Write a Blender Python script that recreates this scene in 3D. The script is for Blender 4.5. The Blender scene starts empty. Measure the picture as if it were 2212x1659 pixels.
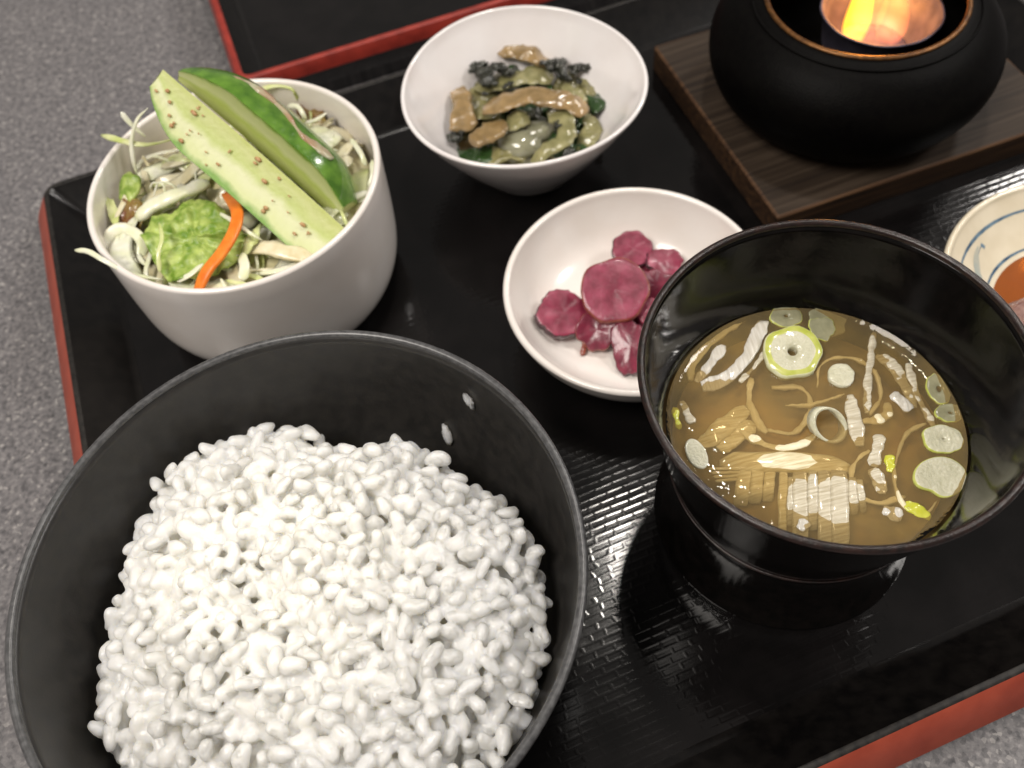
import bpy, math, random
import numpy as np
from mathutils import Vector, Matrix, noise as mnoise

sc = bpy.context.scene
S = 0.01                                   # everything below is written in centimetres

# ------------------------------------------------------------------ camera
H = 27.4                                   # camera height over the tray floor (cm)
PITCH, ROLL = math.radians(57.29), math.radians(-8.06)
FOC = 3600 / 4032.0                        # focal length in picture widths
cp, sp = math.cos(PITCH), math.sin(PITCH)
fwd = Vector((0, cp, -sp)); up0 = Vector((0, sp, cp)); rt0 = Vector((1, 0, 0))
cr, sr = math.cos(ROLL), math.sin(ROLL)
c_right = rt0 * cr + up0 * sr
c_up = -rt0 * sr + up0 * cr
cam_d = bpy.data.cameras.new("camera")
cam = bpy.data.objects.new("camera", cam_d)
sc.collection.objects.link(cam)
cam.matrix_world = Matrix(((c_right.x, c_up.x, -fwd.x, 0), (c_right.y, c_up.y, -fwd.y, 0),
                           (c_right.z, c_up.z, -fwd.z, H * S), (0, 0, 0, 1)))
cam_d.sensor_width = 36
cam_d.lens = 36 * FOC
cam_d.clip_start = 0.01
cam_d.clip_end = 50
cam_d.dof.use_dof = True
cam_d.dof.focus_distance = 0.235
cam_d.dof.aperture_fstop = 14
sc.camera = cam

# ------------------------------------------------------------------ light
wd = bpy.data.worlds.new("World"); sc.world = wd; wd.use_nodes = True
bg = wd.node_tree.nodes["Background"]
bg.inputs[0].default_value = (1.0, 0.93, 0.87, 1)
bg.inputs[1].default_value = 0.20

def area_lamp(name, pos, target, size, watts, col):
    d = bpy.data.lights.new(name, 'AREA'); d.shape = 'DISK'; d.size = size * S
    d.energy = watts; d.color = col
    o = bpy.data.objects.new(name, d); sc.collection.objects.link(o)
    o.location = Vector(pos) * S
    o.rotation_euler = (Vector(target) - Vector(pos)).to_track_quat('-Z', 'Y').to_euler()
    return o
area_lamp("ceiling_or_fill_lamp", (17.6, 51.7, 111.7), (0, 14, 0), 9, 3.0, (1.0, 0.94, 0.86))
area_lamp("ceiling_or_fill_lamp", (100, 101, 104), (0, 14, 0), 16, 4.5, (1.0, 0.95, 0.90))
area_lamp("ceiling_or_fill_lamp", (-60, -20, 130), (0, 14, 0), 60, 16.0, (1.0, 0.935, 0.86))  # broad soft fill, added to brighten the white bowls
area_lamp("ceiling_or_fill_lamp", (130, 20, 140), (0, 14, 0), 40, 9.0, (1.0, 0.95, 0.90))  # second added fill, kept aside so the tray does not mirror it
d = bpy.data.lights.new("spot_lamp", 'SPOT'); d.energy = 32; d.spot_size = math.radians(4.4); d.spot_blend = 1.0
d.color = (1.0, 0.90, 0.68); d.shadow_soft_size = 0.02
o = bpy.data.objects.new("spot_lamp", d); sc.collection.objects.link(o)
o.location = Vector((-14, 22, 130)) * S
o.rotation_euler = (Vector((-6.6, 9.5, 6)) - Vector((-14, 22, 130))).to_track_quat('-Z', 'Y').to_euler()

sc.view_settings.view_transform = 'Standard'
sc.view_settings.look = 'None'
sc.view_settings.exposure = 0.14
sc.view_settings.gamma = 1.0
sc.render.resolution_x, sc.render.resolution_y = 1024, 768

# ------------------------------------------------------------------ helpers
def at(px, py, z):
    """point at height z seen at (px, py) of the 2212 x 1659 overview of the photograph"""
    f = FOC * 2212
    v = fwd + c_right * ((px - 1106) / f) + c_up * (-(py - 829.5) / f)
    k = (z - H) / v.z
    return np.array((v.x * k, v.y * k, z))

def lin(h):
    h = h.lstrip('#')
    c = [int(h[i:i + 2], 16) / 255 for i in (0, 2, 4)]
    return tuple(x / 12.92 if x <= .04045 else ((x + .055) / 1.055) ** 2.4 for x in c) + (1,)

def tag(o, label, cat, group=None, kind=None):
    o['label'] = label; o['category'] = cat
    if group: o['group'] = group
    if kind: o['kind'] = kind
    return o

def empty(name, loc, label=None, cat=None, group=None):
    o = bpy.data.objects.new(name, None); sc.collection.objects.link(o)
    o.empty_display_size = 0.01
    o.location = Vector(tuple(loc)) * S
    if label: tag(o, label, cat, group)
    return o

def world_loc(o):
    p = Vector(o.location)
    while o.parent: o = o.parent; p += Vector(o.location)
    return p

def obj(name, verts, faces, m, parent=None, smooth=True, origin=None):
    """verts in cm, scene space"""
    v = np.asarray(verts, float) * S
    if parent is not None:
        base = np.array(world_loc(parent)); loc = (0, 0, 0)
    else:
        base = np.array(origin, float) * S if origin is not None else np.array((v[:, 0].mean(), v[:, 1].mean(), v[:, 2].min()))
        loc = base
    me = bpy.data.meshes.new(name)
    me.from_pydata((v - base).tolist(), [], [list(f) for f in faces])
    me.polygons.foreach_set("use_smooth", [smooth] * len(me.polygons))
    me.update()
    o = bpy.data.objects.new(name, me); sc.collection.objects.link(o)
    o.location = loc
    if parent is not None: o.parent = parent
    for mm in (m if isinstance(m, (list, tuple)) else [m]): me.materials.append(mm)
    return o

def lathe(profile, center, n=96, closed=False, wob=None):
    """profile list of (r, z) going round; center (x, y, z0)"""
    V, F = [], []
    cx, cy, cz = center
    for j, (r, z) in enumerate(profile):
        for i in range(n):
            a = 2 * math.pi * i / n
            k = wob(a, z) if wob else 1.0
            V.append((cx + r * k * math.cos(a), cy + r * k * math.sin(a), cz + z))
    m = len(profile)
    for j in range(m - 1 + (1 if closed else 0)):
        j2 = (j + 1) % m
        for i in range(n):
            i2 = (i + 1) % n
            F.append((j * n + i, j * n + i2, j2 * n + i2, j2 * n + i))
    if not closed:
        for j in (0, m - 1):
            if profile[j][0] < 1e-3: continue
    return V, F

def catmull(P, n):
    P = [np.array(p, float) for p in P]
    P = [2 * P[0] - P[1]] + P + [2 * P[-1] - P[-2]]
    out = []
    segs = len(P) - 3
    for i in range(n):
        t = i / (n - 1) * segs
        k = min(int(t), segs - 1); t -= k
        a, b, c, e = P[k:k + 4]
        out.append(.5 * ((2 * b) + (-a + c) * t + (2 * a - 5 * b + 4 * c - e) * t * t + (-a + 3 * b - 3 * c + e) * t ** 3))
    return out

def nrm(v):
    v = np.asarray(v, float); l = np.linalg.norm(v)
    return v / l if l > 1e-9 else v

def nz(p, s=1.0, seed=0):
    return mnoise.noise(Vector((p[0] * s + seed * 7.3, p[1] * s + seed * 3.1, p[2] * s - seed * 5.7)))

def ribbon(P, w, t, n=14, seg=10, up=(0, 0, 1), taper=0.35, bump=0.0, seed=0, twist=0.0, sq=0.75):
    """swept strip: w width, t thickness (full), rounded section"""
    Q = catmull(P, n)
    V, F = [], []
    for i, q in enumerate(Q):
        d = nrm(Q[min(i + 1, n - 1)] - Q[max(i - 1, 0)])
        s = nrm(np.cross(d, up)); u = nrm(np.cross(s, d))
        tw = twist * (i / (n - 1) - .5)
        s, u = s * math.cos(tw) + u * math.sin(tw), u * math.cos(tw) - s * math.sin(tw)
        e = min(i, n - 1 - i) / max(1, (n - 1) * .12)
        k = taper + (1 - taper) * min(1, e)
        ww = w(i / (n - 1)) if callable(w) else w
        for j in range(seg):
            a = 2 * math.pi * j / seg
            ca, sa = math.cos(a), math.sin(a)
            ca = math.copysign(abs(ca) ** sq, ca); sa = math.copysign(abs(sa) ** sq, sa)
            p = q + s * ca * ww / 2 * k + u * sa * t / 2 * k
            if bump: p = p + (s * ca + u * sa) * bump * (nz(p, 2.2, seed) + .5 * nz(p, 6.0, seed + 1))
            V.append(p)
    for i in range(n - 1):
        for j in range(seg):
            j2 = (j + 1) % seg
            F.append((i * seg + j, i * seg + j2, (i + 1) * seg + j2, (i + 1) * seg + j))
    F.append(tuple(range(seg - 1, -1, -1)))
    F.append(tuple((n - 1) * seg + j for j in range(seg)))
    return V, F

def blob(c, r, n=16, m=10, amp=0.12, freq=1.0, seed=0, axis=None, zax=None):
    """noisy ellipsoid; r = (rx, ry, rz) along (axis, side, zax)"""
    if axis is None: axis = (1, 0, 0)
    if zax is None: zax = (0, 0, 1)
    a = nrm(axis); sd = nrm(np.cross(zax, a)); u = nrm(np.cross(a, sd))
    c = np.array(c, float); V, F = [], []
    for j in range(m + 1):
        th = math.pi * j / m
        for i in range(n):
            ph = 2 * math.pi * i / n
            p = np.array((math.cos(th), math.sin(th) * math.cos(ph), math.sin(th) * math.sin(ph)))
            k = 1 + amp * nz(p, freq * 1.7, seed) * 1.6
            V.append(c + (a * p[0] * r[0] + sd * p[1] * r[1] + u * p[2] * r[2]) * k)
    for j in range(m):
        for i in range(n):
            i2 = (i + 1) % n
            F.append((j * n + i, j * n + i2, (j + 1) * n + i2, (j + 1) * n + i))
    return V, F

def slice_disc(c, normal, rx, ry, th, hole=0.0, n=36, spin=0.0, edge=0.0, waves=0, seed=0, cup=0.0, shape=None, band=False):
    """slice of a vegetable: rounded disc (or washer) of thickness th. Returns verts, faces, and material index per face
    (0 = cut face, 1 = skin)"""
    w = nrm(normal); a = nrm(np.cross((0.13, 1, 0.05), w)); b = np.cross(w, a)
    a, b = a * math.cos(spin) + b * math.sin(spin), b * math.cos(spin) - a * math.sin(spin)
    c = np.array(c, float)
    prof = []
    h = th / 2
    if hole > 0:
        prof = [(hole, -h), (hole, h)]
        prof = [(hole + .03, h)] + [(hole + (1 - hole) * k, h) for k in (.35, .7)] + [(.95, h), (.985, h * .8), (1, h * .25), (1, -h * .4), (.97, -h)] + \
               [(hole + .03, -h), (hole, -h * .6), (hole, h * .6)]
    else:
        prof = [(0.001, h)] + [(k, h) for k in (.3, .6, .85)] + [(.95, h), (.985, h * .8), (1, h * .2), (1, -h * .4), (.97, -h), (.4, -h), (.001, -h)]
    V, F, MI = [], [], []
    for (r, z) in prof:
        for i in range(n):
            t = 2 * math.pi * i / n
            k = 1.0
            if edge: k += edge * nz((math.cos(t) * 1.3, math.sin(t) * 1.3, 0), 1.5, seed) * (r ** 2)
            if waves: k += .035 * math.sin(waves * t + seed) * (r ** 6)
            if shape: k *= shape(t) if r > .2 else 1
            zz = z + cup * (r ** 2) * math.cos(2 * t + seed) + .12 * th * nz((r * math.cos(t) * 2, r * math.sin(t) * 2, z), 1.6, seed)
            V.append(c + a * r * k * rx * math.cos(t) + b * r * k * ry * math.sin(t) + w * zz)
    m = len(prof)
    for j in range(m - (0 if hole > 0 else 1)):
        j2 = (j + 1) % m
        for i in range(n):
            i2 = (i + 1) % n
            F.append((j * n + i, j * n + i2, j2 * n + i2, j2 * n + i))
            MI.append(1 if .955 < (prof[j][0] + prof[j2][0]) / 2 else (2 if hole > 0 and band and (prof[j][0] + prof[j2][0]) / 2 > .75 else 0))
    # orient: first ring is at +w so this winding faces outwards after the flip
    F = [f[::-1] for f in F]
    return V, F, MI

def set_mi(o, MI):
    o.data.polygons.foreach_set("material_index", MI)

def sheet(outline, n_r=10, z_amp=.25, freq=1.2, seed=0, th=.05, dome=0.0, radial=0.0, nn=48):
    """crinkled leaf filled from an outline of 3-D points"""
    O = catmull(list(outline) + [outline[0]], nn + 1)[:-1]
    c = np.mean(O, axis=0); n = len(O)
    V = []
    for s in (0, 1):
        for j in range(n_r + 1):
            k = j / n_r
            for i in range(n):
                p = c + (O[i] - c) * k
                a = 2 * math.pi * i / n
                d = nz(p, freq, seed) + .5 * nz(p, freq * 2.3, seed + 3)
                p = p + np.array((0, 0, z_amp * d + dome * (1 - k * k) + radial * k * math.sin(a * 9 + seed)))
                p = p + np.array((.25, .18, 0)) * z_amp * k * nz(p, freq * 2, seed + 9)
                if s: p = p - np.array((0, 0, th))
                V.append(p)
    F = []; off = (n_r + 1) * n
    for j in range(n_r):
        for i in range(n):
            i2 = (i + 1) % n
            q = (j * n + i, (j + 1) * n + i, (j + 1) * n + i2, j * n + i2)
            F.append(q); F.append(tuple(off + x for x in q[::-1]))
    for i in range(n):
        i2 = (i + 1) % n; b = n_r * n
        F.append((b + i, off + b + i, off + b + i2, b + i2))
    return V, F

# ------------------------------------------------------------------ materials
def mat(name, c1, c2=None, scale=8.0, rough=.4, bump=0.0, bscale=None, sss=0.0, sssr=.3, coat=0.0, spec=.5, metal=0.0,
        contrast=(.35, .65), stretch=None, alpha=1.0, trans=0.0, detail=4, rvar=0.0, coatr=.05):
    """c1/c2 sRGB hex mixed by a noise of `scale` per cm; bump in cm"""
    m = bpy.data.materials.new(name); m.use_nodes = True
    N = m.node_tree.nodes; L = m.node_tree.links
    b = N["Principled BSDF"]
    tc = N.new("ShaderNodeTexCoord"); mp = N.new("ShaderNodeMapping")
    mp.inputs["Scale"].default_value = tuple(100 * s for s in (stretch or (1, 1, 1)))
    L.new(tc.outputs["Object"], mp.inputs["Vector"])
    if c2:
        n = N.new("ShaderNodeTexNoise"); n.inputs["Scale"].default_value = scale; n.inputs["Detail"].default_value = detail
        L.new(mp.outputs[0], n.inputs["Vector"])
        r = N.new("ShaderNodeValToRGB")
        r.color_ramp.elements[0].position, r.color_ramp.elements[1].position = contrast
        r.color_ramp.elements[0].color = lin(c1); r.color_ramp.elements[1].color = lin(c2)
        L.new(n.outputs["Fac"], r.inputs[0]); L.new(r.outputs[0], b.inputs["Base Color"])
        if rvar:
            mr = N.new("ShaderNodeMapRange"); mr.inputs[3].default_value = rough - rvar; mr.inputs[4].default_value = rough + rvar
            L.new(n.outputs["Fac"], mr.inputs[0]); L.new(mr.outputs[0], b.inputs["Roughness"])
    else:
        b.inputs["Base Color"].default_value = lin(c1)
    if not (rvar and c2): b.inputs["Roughness"].default_value = rough
    b.inputs["Specular IOR Level"].default_value = spec
    b.inputs["Metallic"].default_value = metal
    b.inputs["Coat Weight"].default_value = coat; b.inputs["Coat Roughness"].default_value = coatr
    if sss:
        b.inputs["Subsurface Weight"].default_value = sss
        b.inputs["Subsurface Radius"].default_value = (1, .93, .8)
        b.inputs["Subsurface Scale"].default_value = sssr * S
    if trans: b.inputs["Transmission Weight"].default_value = trans
    b.inputs["Alpha"].default_value = alpha
    if bump:
        n2 = N.new("ShaderNodeTexNoise"); n2.inputs["Scale"].default_value = bscale or scale * 2; n2.inputs["Detail"].default_value = 3
        L.new(mp.outputs[0], n2.inputs["Vector"])
        bp = N.new("ShaderNodeBump"); bp.inputs["Distance"].default_value = bump * S; bp.inputs["Strength"].default_value = 1
        L.new(n2.outputs["Fac"], bp.inputs["Height"]); L.new(bp.outputs[0], b.inputs["Normal"])
    return m

TH = 14.9                                  # yaw of the tray (degrees)
def tray_floor_material():
    m = mat("black_lacquer_embossed", "#0b0a0a", "#121010", scale=.7, rough=.10, rvar=.05, spec=.42)
    N = m.node_tree.nodes; L = m.node_tree.links; b = N["Principled BSDF"]
    tc = N.new("ShaderNodeTexCoord"); mp = N.new("ShaderNodeMapping")
    mp.vector_type = 'POINT'
    mp.inputs["Rotation"].default_value = (0, 0, math.radians(-TH)); mp.inputs["Scale"].default_value = (100, 100, 100)
    L.new(tc.outputs["Object"], mp.inputs["Vector"])
    # slightly irregular rows of short pressed dashes
    nw = N.new("ShaderNodeTexNoise"); nw.inputs["Scale"].default_value = 1.1; nw.inputs["Detail"].default_value = 1
    L.new(mp.outputs[0], nw.inputs["Vector"])
    sub = N.new("ShaderNodeVectorMath"); sub.operation = 'MULTIPLY_ADD'
    sub.inputs[1].default_value = (.35, .05, 0); L.new(nw.outputs["Color"], sub.inputs[0]); L.new(mp.outputs[0], sub.inputs[2])
    br = N.new("ShaderNodeTexBrick")
    br.offset = .5; br.squash = .8; br.squash_frequency = 3
    for k, v in (("Scale", 1.0), ("Mortar Size", .075), ("Mortar Smooth", .8), ("Brick Width", .62), ("Row Height", .255)):
        br.inputs[k].default_value = v
    L.new(sub.outputs[0], br.inputs["Vector"])
    g = N.new("ShaderNodeTexNoise"); g.inputs["Scale"].default_value = 1.0; g.inputs["Detail"].default_value = 5
    mp2 = N.new("ShaderNodeMapping"); mp2.inputs["Scale"].default_value = (1.2, 14, 1)
    L.new(mp.outputs[0], mp2.inputs["Vector"]); L.new(mp2.outputs[0], g.inputs["Vector"])
    b1 = N.new("ShaderNodeBump"); b1.inputs["Distance"].default_value = .0015 * S; b1.inputs["Strength"].default_value = 1
    L.new(br.outputs["Fac"], b1.inputs["Height"])
    b2 = N.new("ShaderNodeBump"); b2.inputs["Distance"].default_value = .0010 * S; b2.inputs["Strength"].default_value = .8
    L.new(g.outputs["Fac"], b2.inputs["Height"]); L.new(b1.outputs[0], b2.inputs["Normal"])
    L.new(b2.outputs[0], b.inputs["Normal"])
    return m

def table_material():
    m = mat("speckled_laminate", "#6a6664", rough=.42, spec=.4)
    N = m.node_tree.nodes; L = m.node_tree.links; b = N["Principled BSDF"]
    tc = N.new("ShaderNodeTexCoord"); mp = N.new("ShaderNodeMapping"); mp.inputs["Scale"].default_value = (100, 100, 100)
    L.new(tc.outputs["Object"], mp.inputs["Vector"])
    def ramp(src, els):
        r = N.new("ShaderNodeValToRGB"); e = r.color_ramp.elements
        while len(e) < len(els): e.new(.5)
        for k, (p, c) in enumerate(els): e[k].position = p; e[k].color = lin(c)
        L.new(src, r.inputs[0]); return r.outputs[0]
    n1 = N.new("ShaderNodeTexNoise"); n1.inputs["Scale"].default_value = 5.0; n1.inputs["Detail"].default_value = 3; n1.inputs["Roughness"].default_value = .6
    L.new(mp.outputs[0], n1.inputs["Vector"])
    base = ramp(n1.outputs["Fac"], [(.28, "#3f3e40"), (.42, "#605e60"), (.56, "#767374"), (.72, "#9b9796")])
    v = N.new("ShaderNodeTexVoronoi"); v.inputs["Scale"].default_value = 8.5; L.new(mp.outputs[0], v.inputs["Vector"])
    sepc = N.new("ShaderNodeSeparateColor"); L.new(v.outputs["Color"], sepc.inputs[0])
    chips = ramp(sepc.outputs[0], [(.0, "#333234"), (.25, "#545254"), (.6, "#706e6f"), (.93, "#807d7d"), (.97, "#b4b0ac")])
    mx = N.new("ShaderNodeMix"); mx.data_type = 'RGBA'; mx.inputs[0].default_value = .42
    L.new(base, mx.inputs[6]); L.new(chips, mx.inputs[7]); L.new(mx.outputs[2], b.inputs["Base Color"])
    return m

def wood_material(name, cols, dirn=TH, sc_=1.0):
    m = mat(name, "#3a2a20", rough=.6, spec=.25)
    N = m.node_tree.nodes; L = m.node_tree.links; b = N["Principled BSDF"]
    tc = N.new("ShaderNodeTexCoord"); mp = N.new("ShaderNodeMapping")
    mp.inputs["Rotation"].default_value = (0, 0, math.radians(-dirn)); mp.inputs["Scale"].default_value = (100, 100, 100)
    L.new(tc.outputs["Object"], mp.inputs["Vector"])
    mp2 = N.new("ShaderNodeMapping"); mp2.inputs["Scale"].default_value = (.16 * sc_, 4.2 * sc_, 4.2 * sc_); L.new(mp.outputs[0], mp2.inputs["Vector"])
    n = N.new("ShaderNodeTexNoise"); n.inputs["Scale"].default_value = 1; n.inputs["Detail"].default_value = 6; n.inputs["Distortion"].default_value = .4
    L.new(mp2.outputs[0], n.inputs["Vector"])
    r = N.new("ShaderNodeValToRGB"); e = r.color_ramp.elements; e.new(.5)
    for k, (p, c) in enumerate(zip((.3, .5, .7), cols)): e[k].position = p; e[k].color = lin(c)
    L.new(n.outputs["Fac"], r.inputs[0]); L.new(r.outputs[0], b.inputs["Base Color"])
    bp = N.new("ShaderNodeBump"); bp.inputs["Distance"].default_value = .02 * S; L.new(n.outputs["Fac"], bp.inputs["Height"]); L.new(bp.outputs[0], b.inputs["Normal"])
    return m

def fibre_material(name, c1, c2, axis_deg=0.0, per=9.0, alpha=1.0, rough=.3):
    """leek: fine parallel fibres"""
    m = mat(name, c1, rough=rough, spec=.5, sss=.25, sssr=.15, alpha=alpha, coat=.7)
    N = m.node_tree.nodes; L = m.node_tree.links; b = N["Principled BSDF"]
    tc = N.new("ShaderNodeTexCoord"); mp = N.new("ShaderNodeMapping")
    mp.inputs["Rotation"].default_value = (0, 0, math.radians(axis_deg)); mp.inputs["Scale"].default_value = (100, 100, 100)
    L.new(tc.outputs["Object"], mp.inputs["Vector"])
    mp2 = N.new("ShaderNodeMapping"); mp2.inputs["Scale"].default_value = (per, 1.0, 1.0); L.new(mp.outputs[0], mp2.inputs["Vector"])
    n = N.new("ShaderNodeTexNoise"); n.inputs["Scale"].default_value = 1.3; n.inputs["Detail"].default_value = 3; L.new(mp2.outputs[0], n.inputs["Vector"])
    r = N.new("ShaderNodeValToRGB"); e = r.color_ramp.elements
    e[0].position, e[1].position = .38, .62; e[0].color = lin(c1); e[1].color = lin(c2)
    L.new(n.outputs["Fac"], r.inputs[0]); L.new(r.outputs[0], b.inputs["Base Color"])
    bp = N.new("ShaderNodeBump"); bp.inputs["Distance"].default_value = .03 * S; L.new(n.outputs["Fac"], bp.inputs["Height"]); L.new(bp.outputs[0], b.inputs["Normal"])
    return m

def liquid_material(name, body, tint, dense, rough=.02, ior=1.34, ripple=.01, var=None, rs=1.6):
    """murky liquid: part of the light passes (tinted), the rest is scattered back; reflections on top"""
    m = bpy.data.materials.new(name); m.use_nodes = True
    N = m.node_tree.nodes; L = m.node_tree.links
    N.remove(N["Principled BSDF"]); out = N["Material Output"]
    tr = N.new("ShaderNodeBsdfTransparent"); tr.inputs[0].default_value = lin(tint)
    df = N.new("ShaderNodeBsdfDiffuse"); df.inputs[0].default_value = lin(body)
    gl = N.new("ShaderNodeBsdfGlossy"); gl.inputs["Roughness"].default_value = rough; gl.inputs[0].default_value = (1, 1, 1, 1)
    fr = N.new("ShaderNodeFresnel"); fr.inputs[0].default_value = ior
    m1 = N.new("ShaderNodeMixShader"); m2 = N.new("ShaderNodeMixShader")
    tc = N.new("ShaderNodeTexCoord"); mp = N.new("ShaderNodeMapping"); mp.inputs["Scale"].default_value = (100, 100, 100)
    L.new(tc.outputs["Object"], mp.inputs["Vector"])
    n = N.new("ShaderNodeTexNoise"); n.inputs["Scale"].default_value = .8; n.inputs["Detail"].default_value = 3; L.new(mp.outputs[0], n.inputs["Vector"])
    mr = N.new("ShaderNodeMapRange"); mr.inputs[1].default_value = .3; mr.inputs[2].default_value = .7
    mr.inputs[3].default_value = dense - .1; mr.inputs[4].default_value = dense + .1
    L.new(n.outputs["Fac"], mr.inputs[0]); L.new(mr.outputs[0], m1.inputs[0])
    if var:
        r = N.new("ShaderNodeValToRGB"); e = r.color_ramp.elements
        e[0].position, e[1].position = .35, .65; e[0].color = lin(body); e[1].color = lin(var)
        L.new(n.outputs["Fac"], r.inputs[0]); L.new(r.outputs[0], df.inputs[0])
    bn = N.new("ShaderNodeTexNoise"); bn.inputs["Scale"].default_value = rs; L.new(mp.outputs[0], bn.inputs["Vector"])
    bp = N.new("ShaderNodeBump"); bp.inputs["Distance"].default_value = ripple * S; L.new(bn.outputs["Fac"], bp.inputs["Height"])
    L.new(bp.outputs[0], gl.inputs["Normal"]); L.new(bp.outputs[0], fr.inputs["Normal"])
    L.new(tr.outputs[0], m1.inputs[1]); L.new(df.outputs[0], m1.inputs[2])
    L.new(fr.outputs[0], m2.inputs[0]); L.new(m1.outputs[0], m2.inputs[1]); L.new(gl.outputs[0], m2.inputs[2])
    L.new(m2.outputs[0], out.inputs[0])
    return m

M = {}
M['floor'] = tray_floor_material()
M['lacquer'] = mat("black_lacquer", "#090808", "#131110", scale=2, rough=.2, bump=.003, bscale=4, spec=.4)
M['lip'] = mat("worn_black_lip", "#171514", "#2b2825", scale=5, rough=.5, spec=.3)
M['red'] = mat("vermilion_lacquer", "#ac4a33", "#963a26", scale=1.2, rough=.42, bump=.004, bscale=9, contrast=(.3, .75))
M['red2'] = mat("vermilion_lacquer_dull", "#99352a", "#7e2820", scale=1.5, rough=.45)
M['table'] = table_material()
M['porcelain'] = mat("white_porcelain", "#e9e3de", "#e4dcd5", scale=.5, rough=.22, coat=.35, spec=.5, bump=.003, bscale=2.0)
M['porcelain_cool'] = mat("cool_white_porcelain", "#ebe7e6", "#e5dfdd", scale=.5, rough=.14, coat=.5, spec=.5, bump=.002, bscale=2.0)
M['cream'] = mat("cream_glaze", "#ddd2bb", "#d2c6ad", scale=.8, rough=.16, coat=.5, bump=.003, bscale=2)
M['cobalt'] = mat("cobalt_underglaze", "#35516b", "#6d8697", scale=2.2, rough=.15, coat=.5)
M['cobalt_wash'] = mat("pale_cobalt_wash", "#9fa9a4", "#bcb8a8", scale=1.8, rough=.15, coat=.5)
M['satin_black'] = mat("satin_black_resin", "#242322", "#2d2b29", scale=2.5, rough=.36, rvar=.06, spec=.5, bump=.003, bscale=16)
M['satin_rim'] = mat("worn_satin_rim", "#3c3c3d", "#555556", scale=7, rough=.33, spec=.6)
M['cup_black'] = mat("gloss_black_lacquer", "#0a0908", "#120f0e", scale=2.5, rough=.12, rvar=.03, spec=.2, bump=.002, bscale=5)
M['cup_rim'] = mat("worn_brown_rim", "#120d0c", "#2a1a16", scale=5, rough=.28, bump=.01, bscale=22)
M['iron'] = mat("black_cast_iron", "#040303", "#070605", scale=4, rough=.5, bump=.012, bscale=14, spec=.06)
M['brass'] = mat("sooty_brass", "#7a5228", "#4d321b", scale=4, rough=.4, metal=.6)
M['foil'] = mat("crinkled_aluminium_foil", "#5d5866", "#44404e", scale=1.2, rough=.5, metal=.3, bump=.02, bscale=2)
M['board'] = wood_material("charred_cedar", ("#221a15", "#32281f", "#43382e"))
M['board_edge'] = wood_material("worn_cedar_edge", ("#33241a", "#4a3423", "#60462f"))
M['board_end'] = wood_material("cedar_side", ("#20160f", "#352417", "#47321f"))

# ------------------------------------------------------------------ setting: the table
V = [(-260, -200, -.62), (260, -200, -.62), (260, 300, -.62), (-260, 300, -.62)]
o = obj("table_top", V, [(0, 1, 2, 3)], M['table'], smooth=False)
o['kind'] = 'structure'; o['label'] = "grey speckled stone-look table top"

# ------------------------------------------------------------------ trays
eu = np.array((math.cos(math.radians(TH)), math.sin(math.radians(TH)), 0)); ev = np.array((-eu[1], eu[0], 0))
def uv(u, v, z): return eu * u + ev * v + np.array((0, 0, z))

def rect_ring(u0, u1, v0, v1, off, z, rad, frame=uv, n=6):
    u0 -= off; u1 += off; v0 -= off; v1 += off
    rad = max(.05, rad + off)
    P = []
    for cx, cy, a0 in ((u1 - rad, v1 - rad, 0), (u0 + rad, v1 - rad, 90), (u0 + rad, v0 + rad, 180), (u1 - rad, v0 + rad, 270)):
        for i in range(n + 1):
            a = math.radians(a0 + 90 * i / n)
            P.append(frame(cx + rad * math.cos(a), cy + rad * math.sin(a), z))
    return P

def rings(R):
    n = len(R[0]); V = [p for r in R for p in r]; F = []
    for j in range(len(R) - 1):
        for i in range(n):
            i2 = (i + 1) % n
            F.append((j * n + i, j * n + i2, (j + 1) * n + i2, (j + 1) * n + i))
    return V, F

def make_tray(rect, zoff, wall, rim_z, red_w, red_d, mred, label, frame=uv, lip=.14, rad=.5, mlip='lip'):
    u0, u1, v0, v1 = rect
    rr = lambda off, z, r=rad: rect_ring(u0, u1, v0, v1, off, z + zoff, r, frame)
    t = empty("serving_tray", frame((u0 + u1) / 2, (v0 + v1) / 2, zoff - .55), label, "tray")
    f = rr(-wall, 0)
    V, F = rings([rr(-wall, -.35), f]); n = len(f); F.append(tuple(range(n, 2 * n)))
    obj("tray_floor", V, F, M['floor'], t, smooth=False)
    V, F = rings([rr(-wall + .002, .001), rr(-wall + .12, .03), rr(-wall + .3, .16), rr(-.12, rim_z - .12), rr(-.03, rim_z - .02)])
    obj("inner_wall", V, F, M['lacquer'], t)
    V, F = rings([rr(-.03, rim_z - .02), rr(.0, rim_z), rr(lip, rim_z), rr(lip + .03, rim_z - .03)])
    obj("rim_lip", V, F, M[mlip], t)
    V, F = rings([rr(lip + .03, rim_z - .03), rr(lip + red_w, rim_z - red_d), rr(lip + red_w - .02, rim_z - red_d - .08)])
    obj("outer_edge", V, F, mred, t)
    V, F = rings([rr(lip + red_w - .02, rim_z - red_d - .08), rr(lip + red_w - .25, -.55), rr(-wall, -.55)])
    obj("tray_base", V, F, M['lacquer'], t)
    return t

make_tray((-9.72, 31.5, 1.98, 32.92), 0, 1.75, 1.5, .74, 1.0, M['red'],
          "black lacquer tray with red outer edge carrying all the bowls")
# the second tray behind, a little out of parallel
T2 = math.radians(14.2); c0 = at(957 / 1.8228, 301 / 1.8228, 1.5)
def uv2(u, v, z):
    return np.array((c0[0] + u * math.cos(T2) - v * math.sin(T2), c0[1] + u * math.sin(T2) + v * math.cos(T2), z))
make_tray((0, 41, 0, 30), 0, 1.0, 1.5, .2, .55, M['red2'],
          "empty black tray with red rim behind the loaded tray", frame=uv2, lip=.22, rad=.35, mlip='red2')

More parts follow.
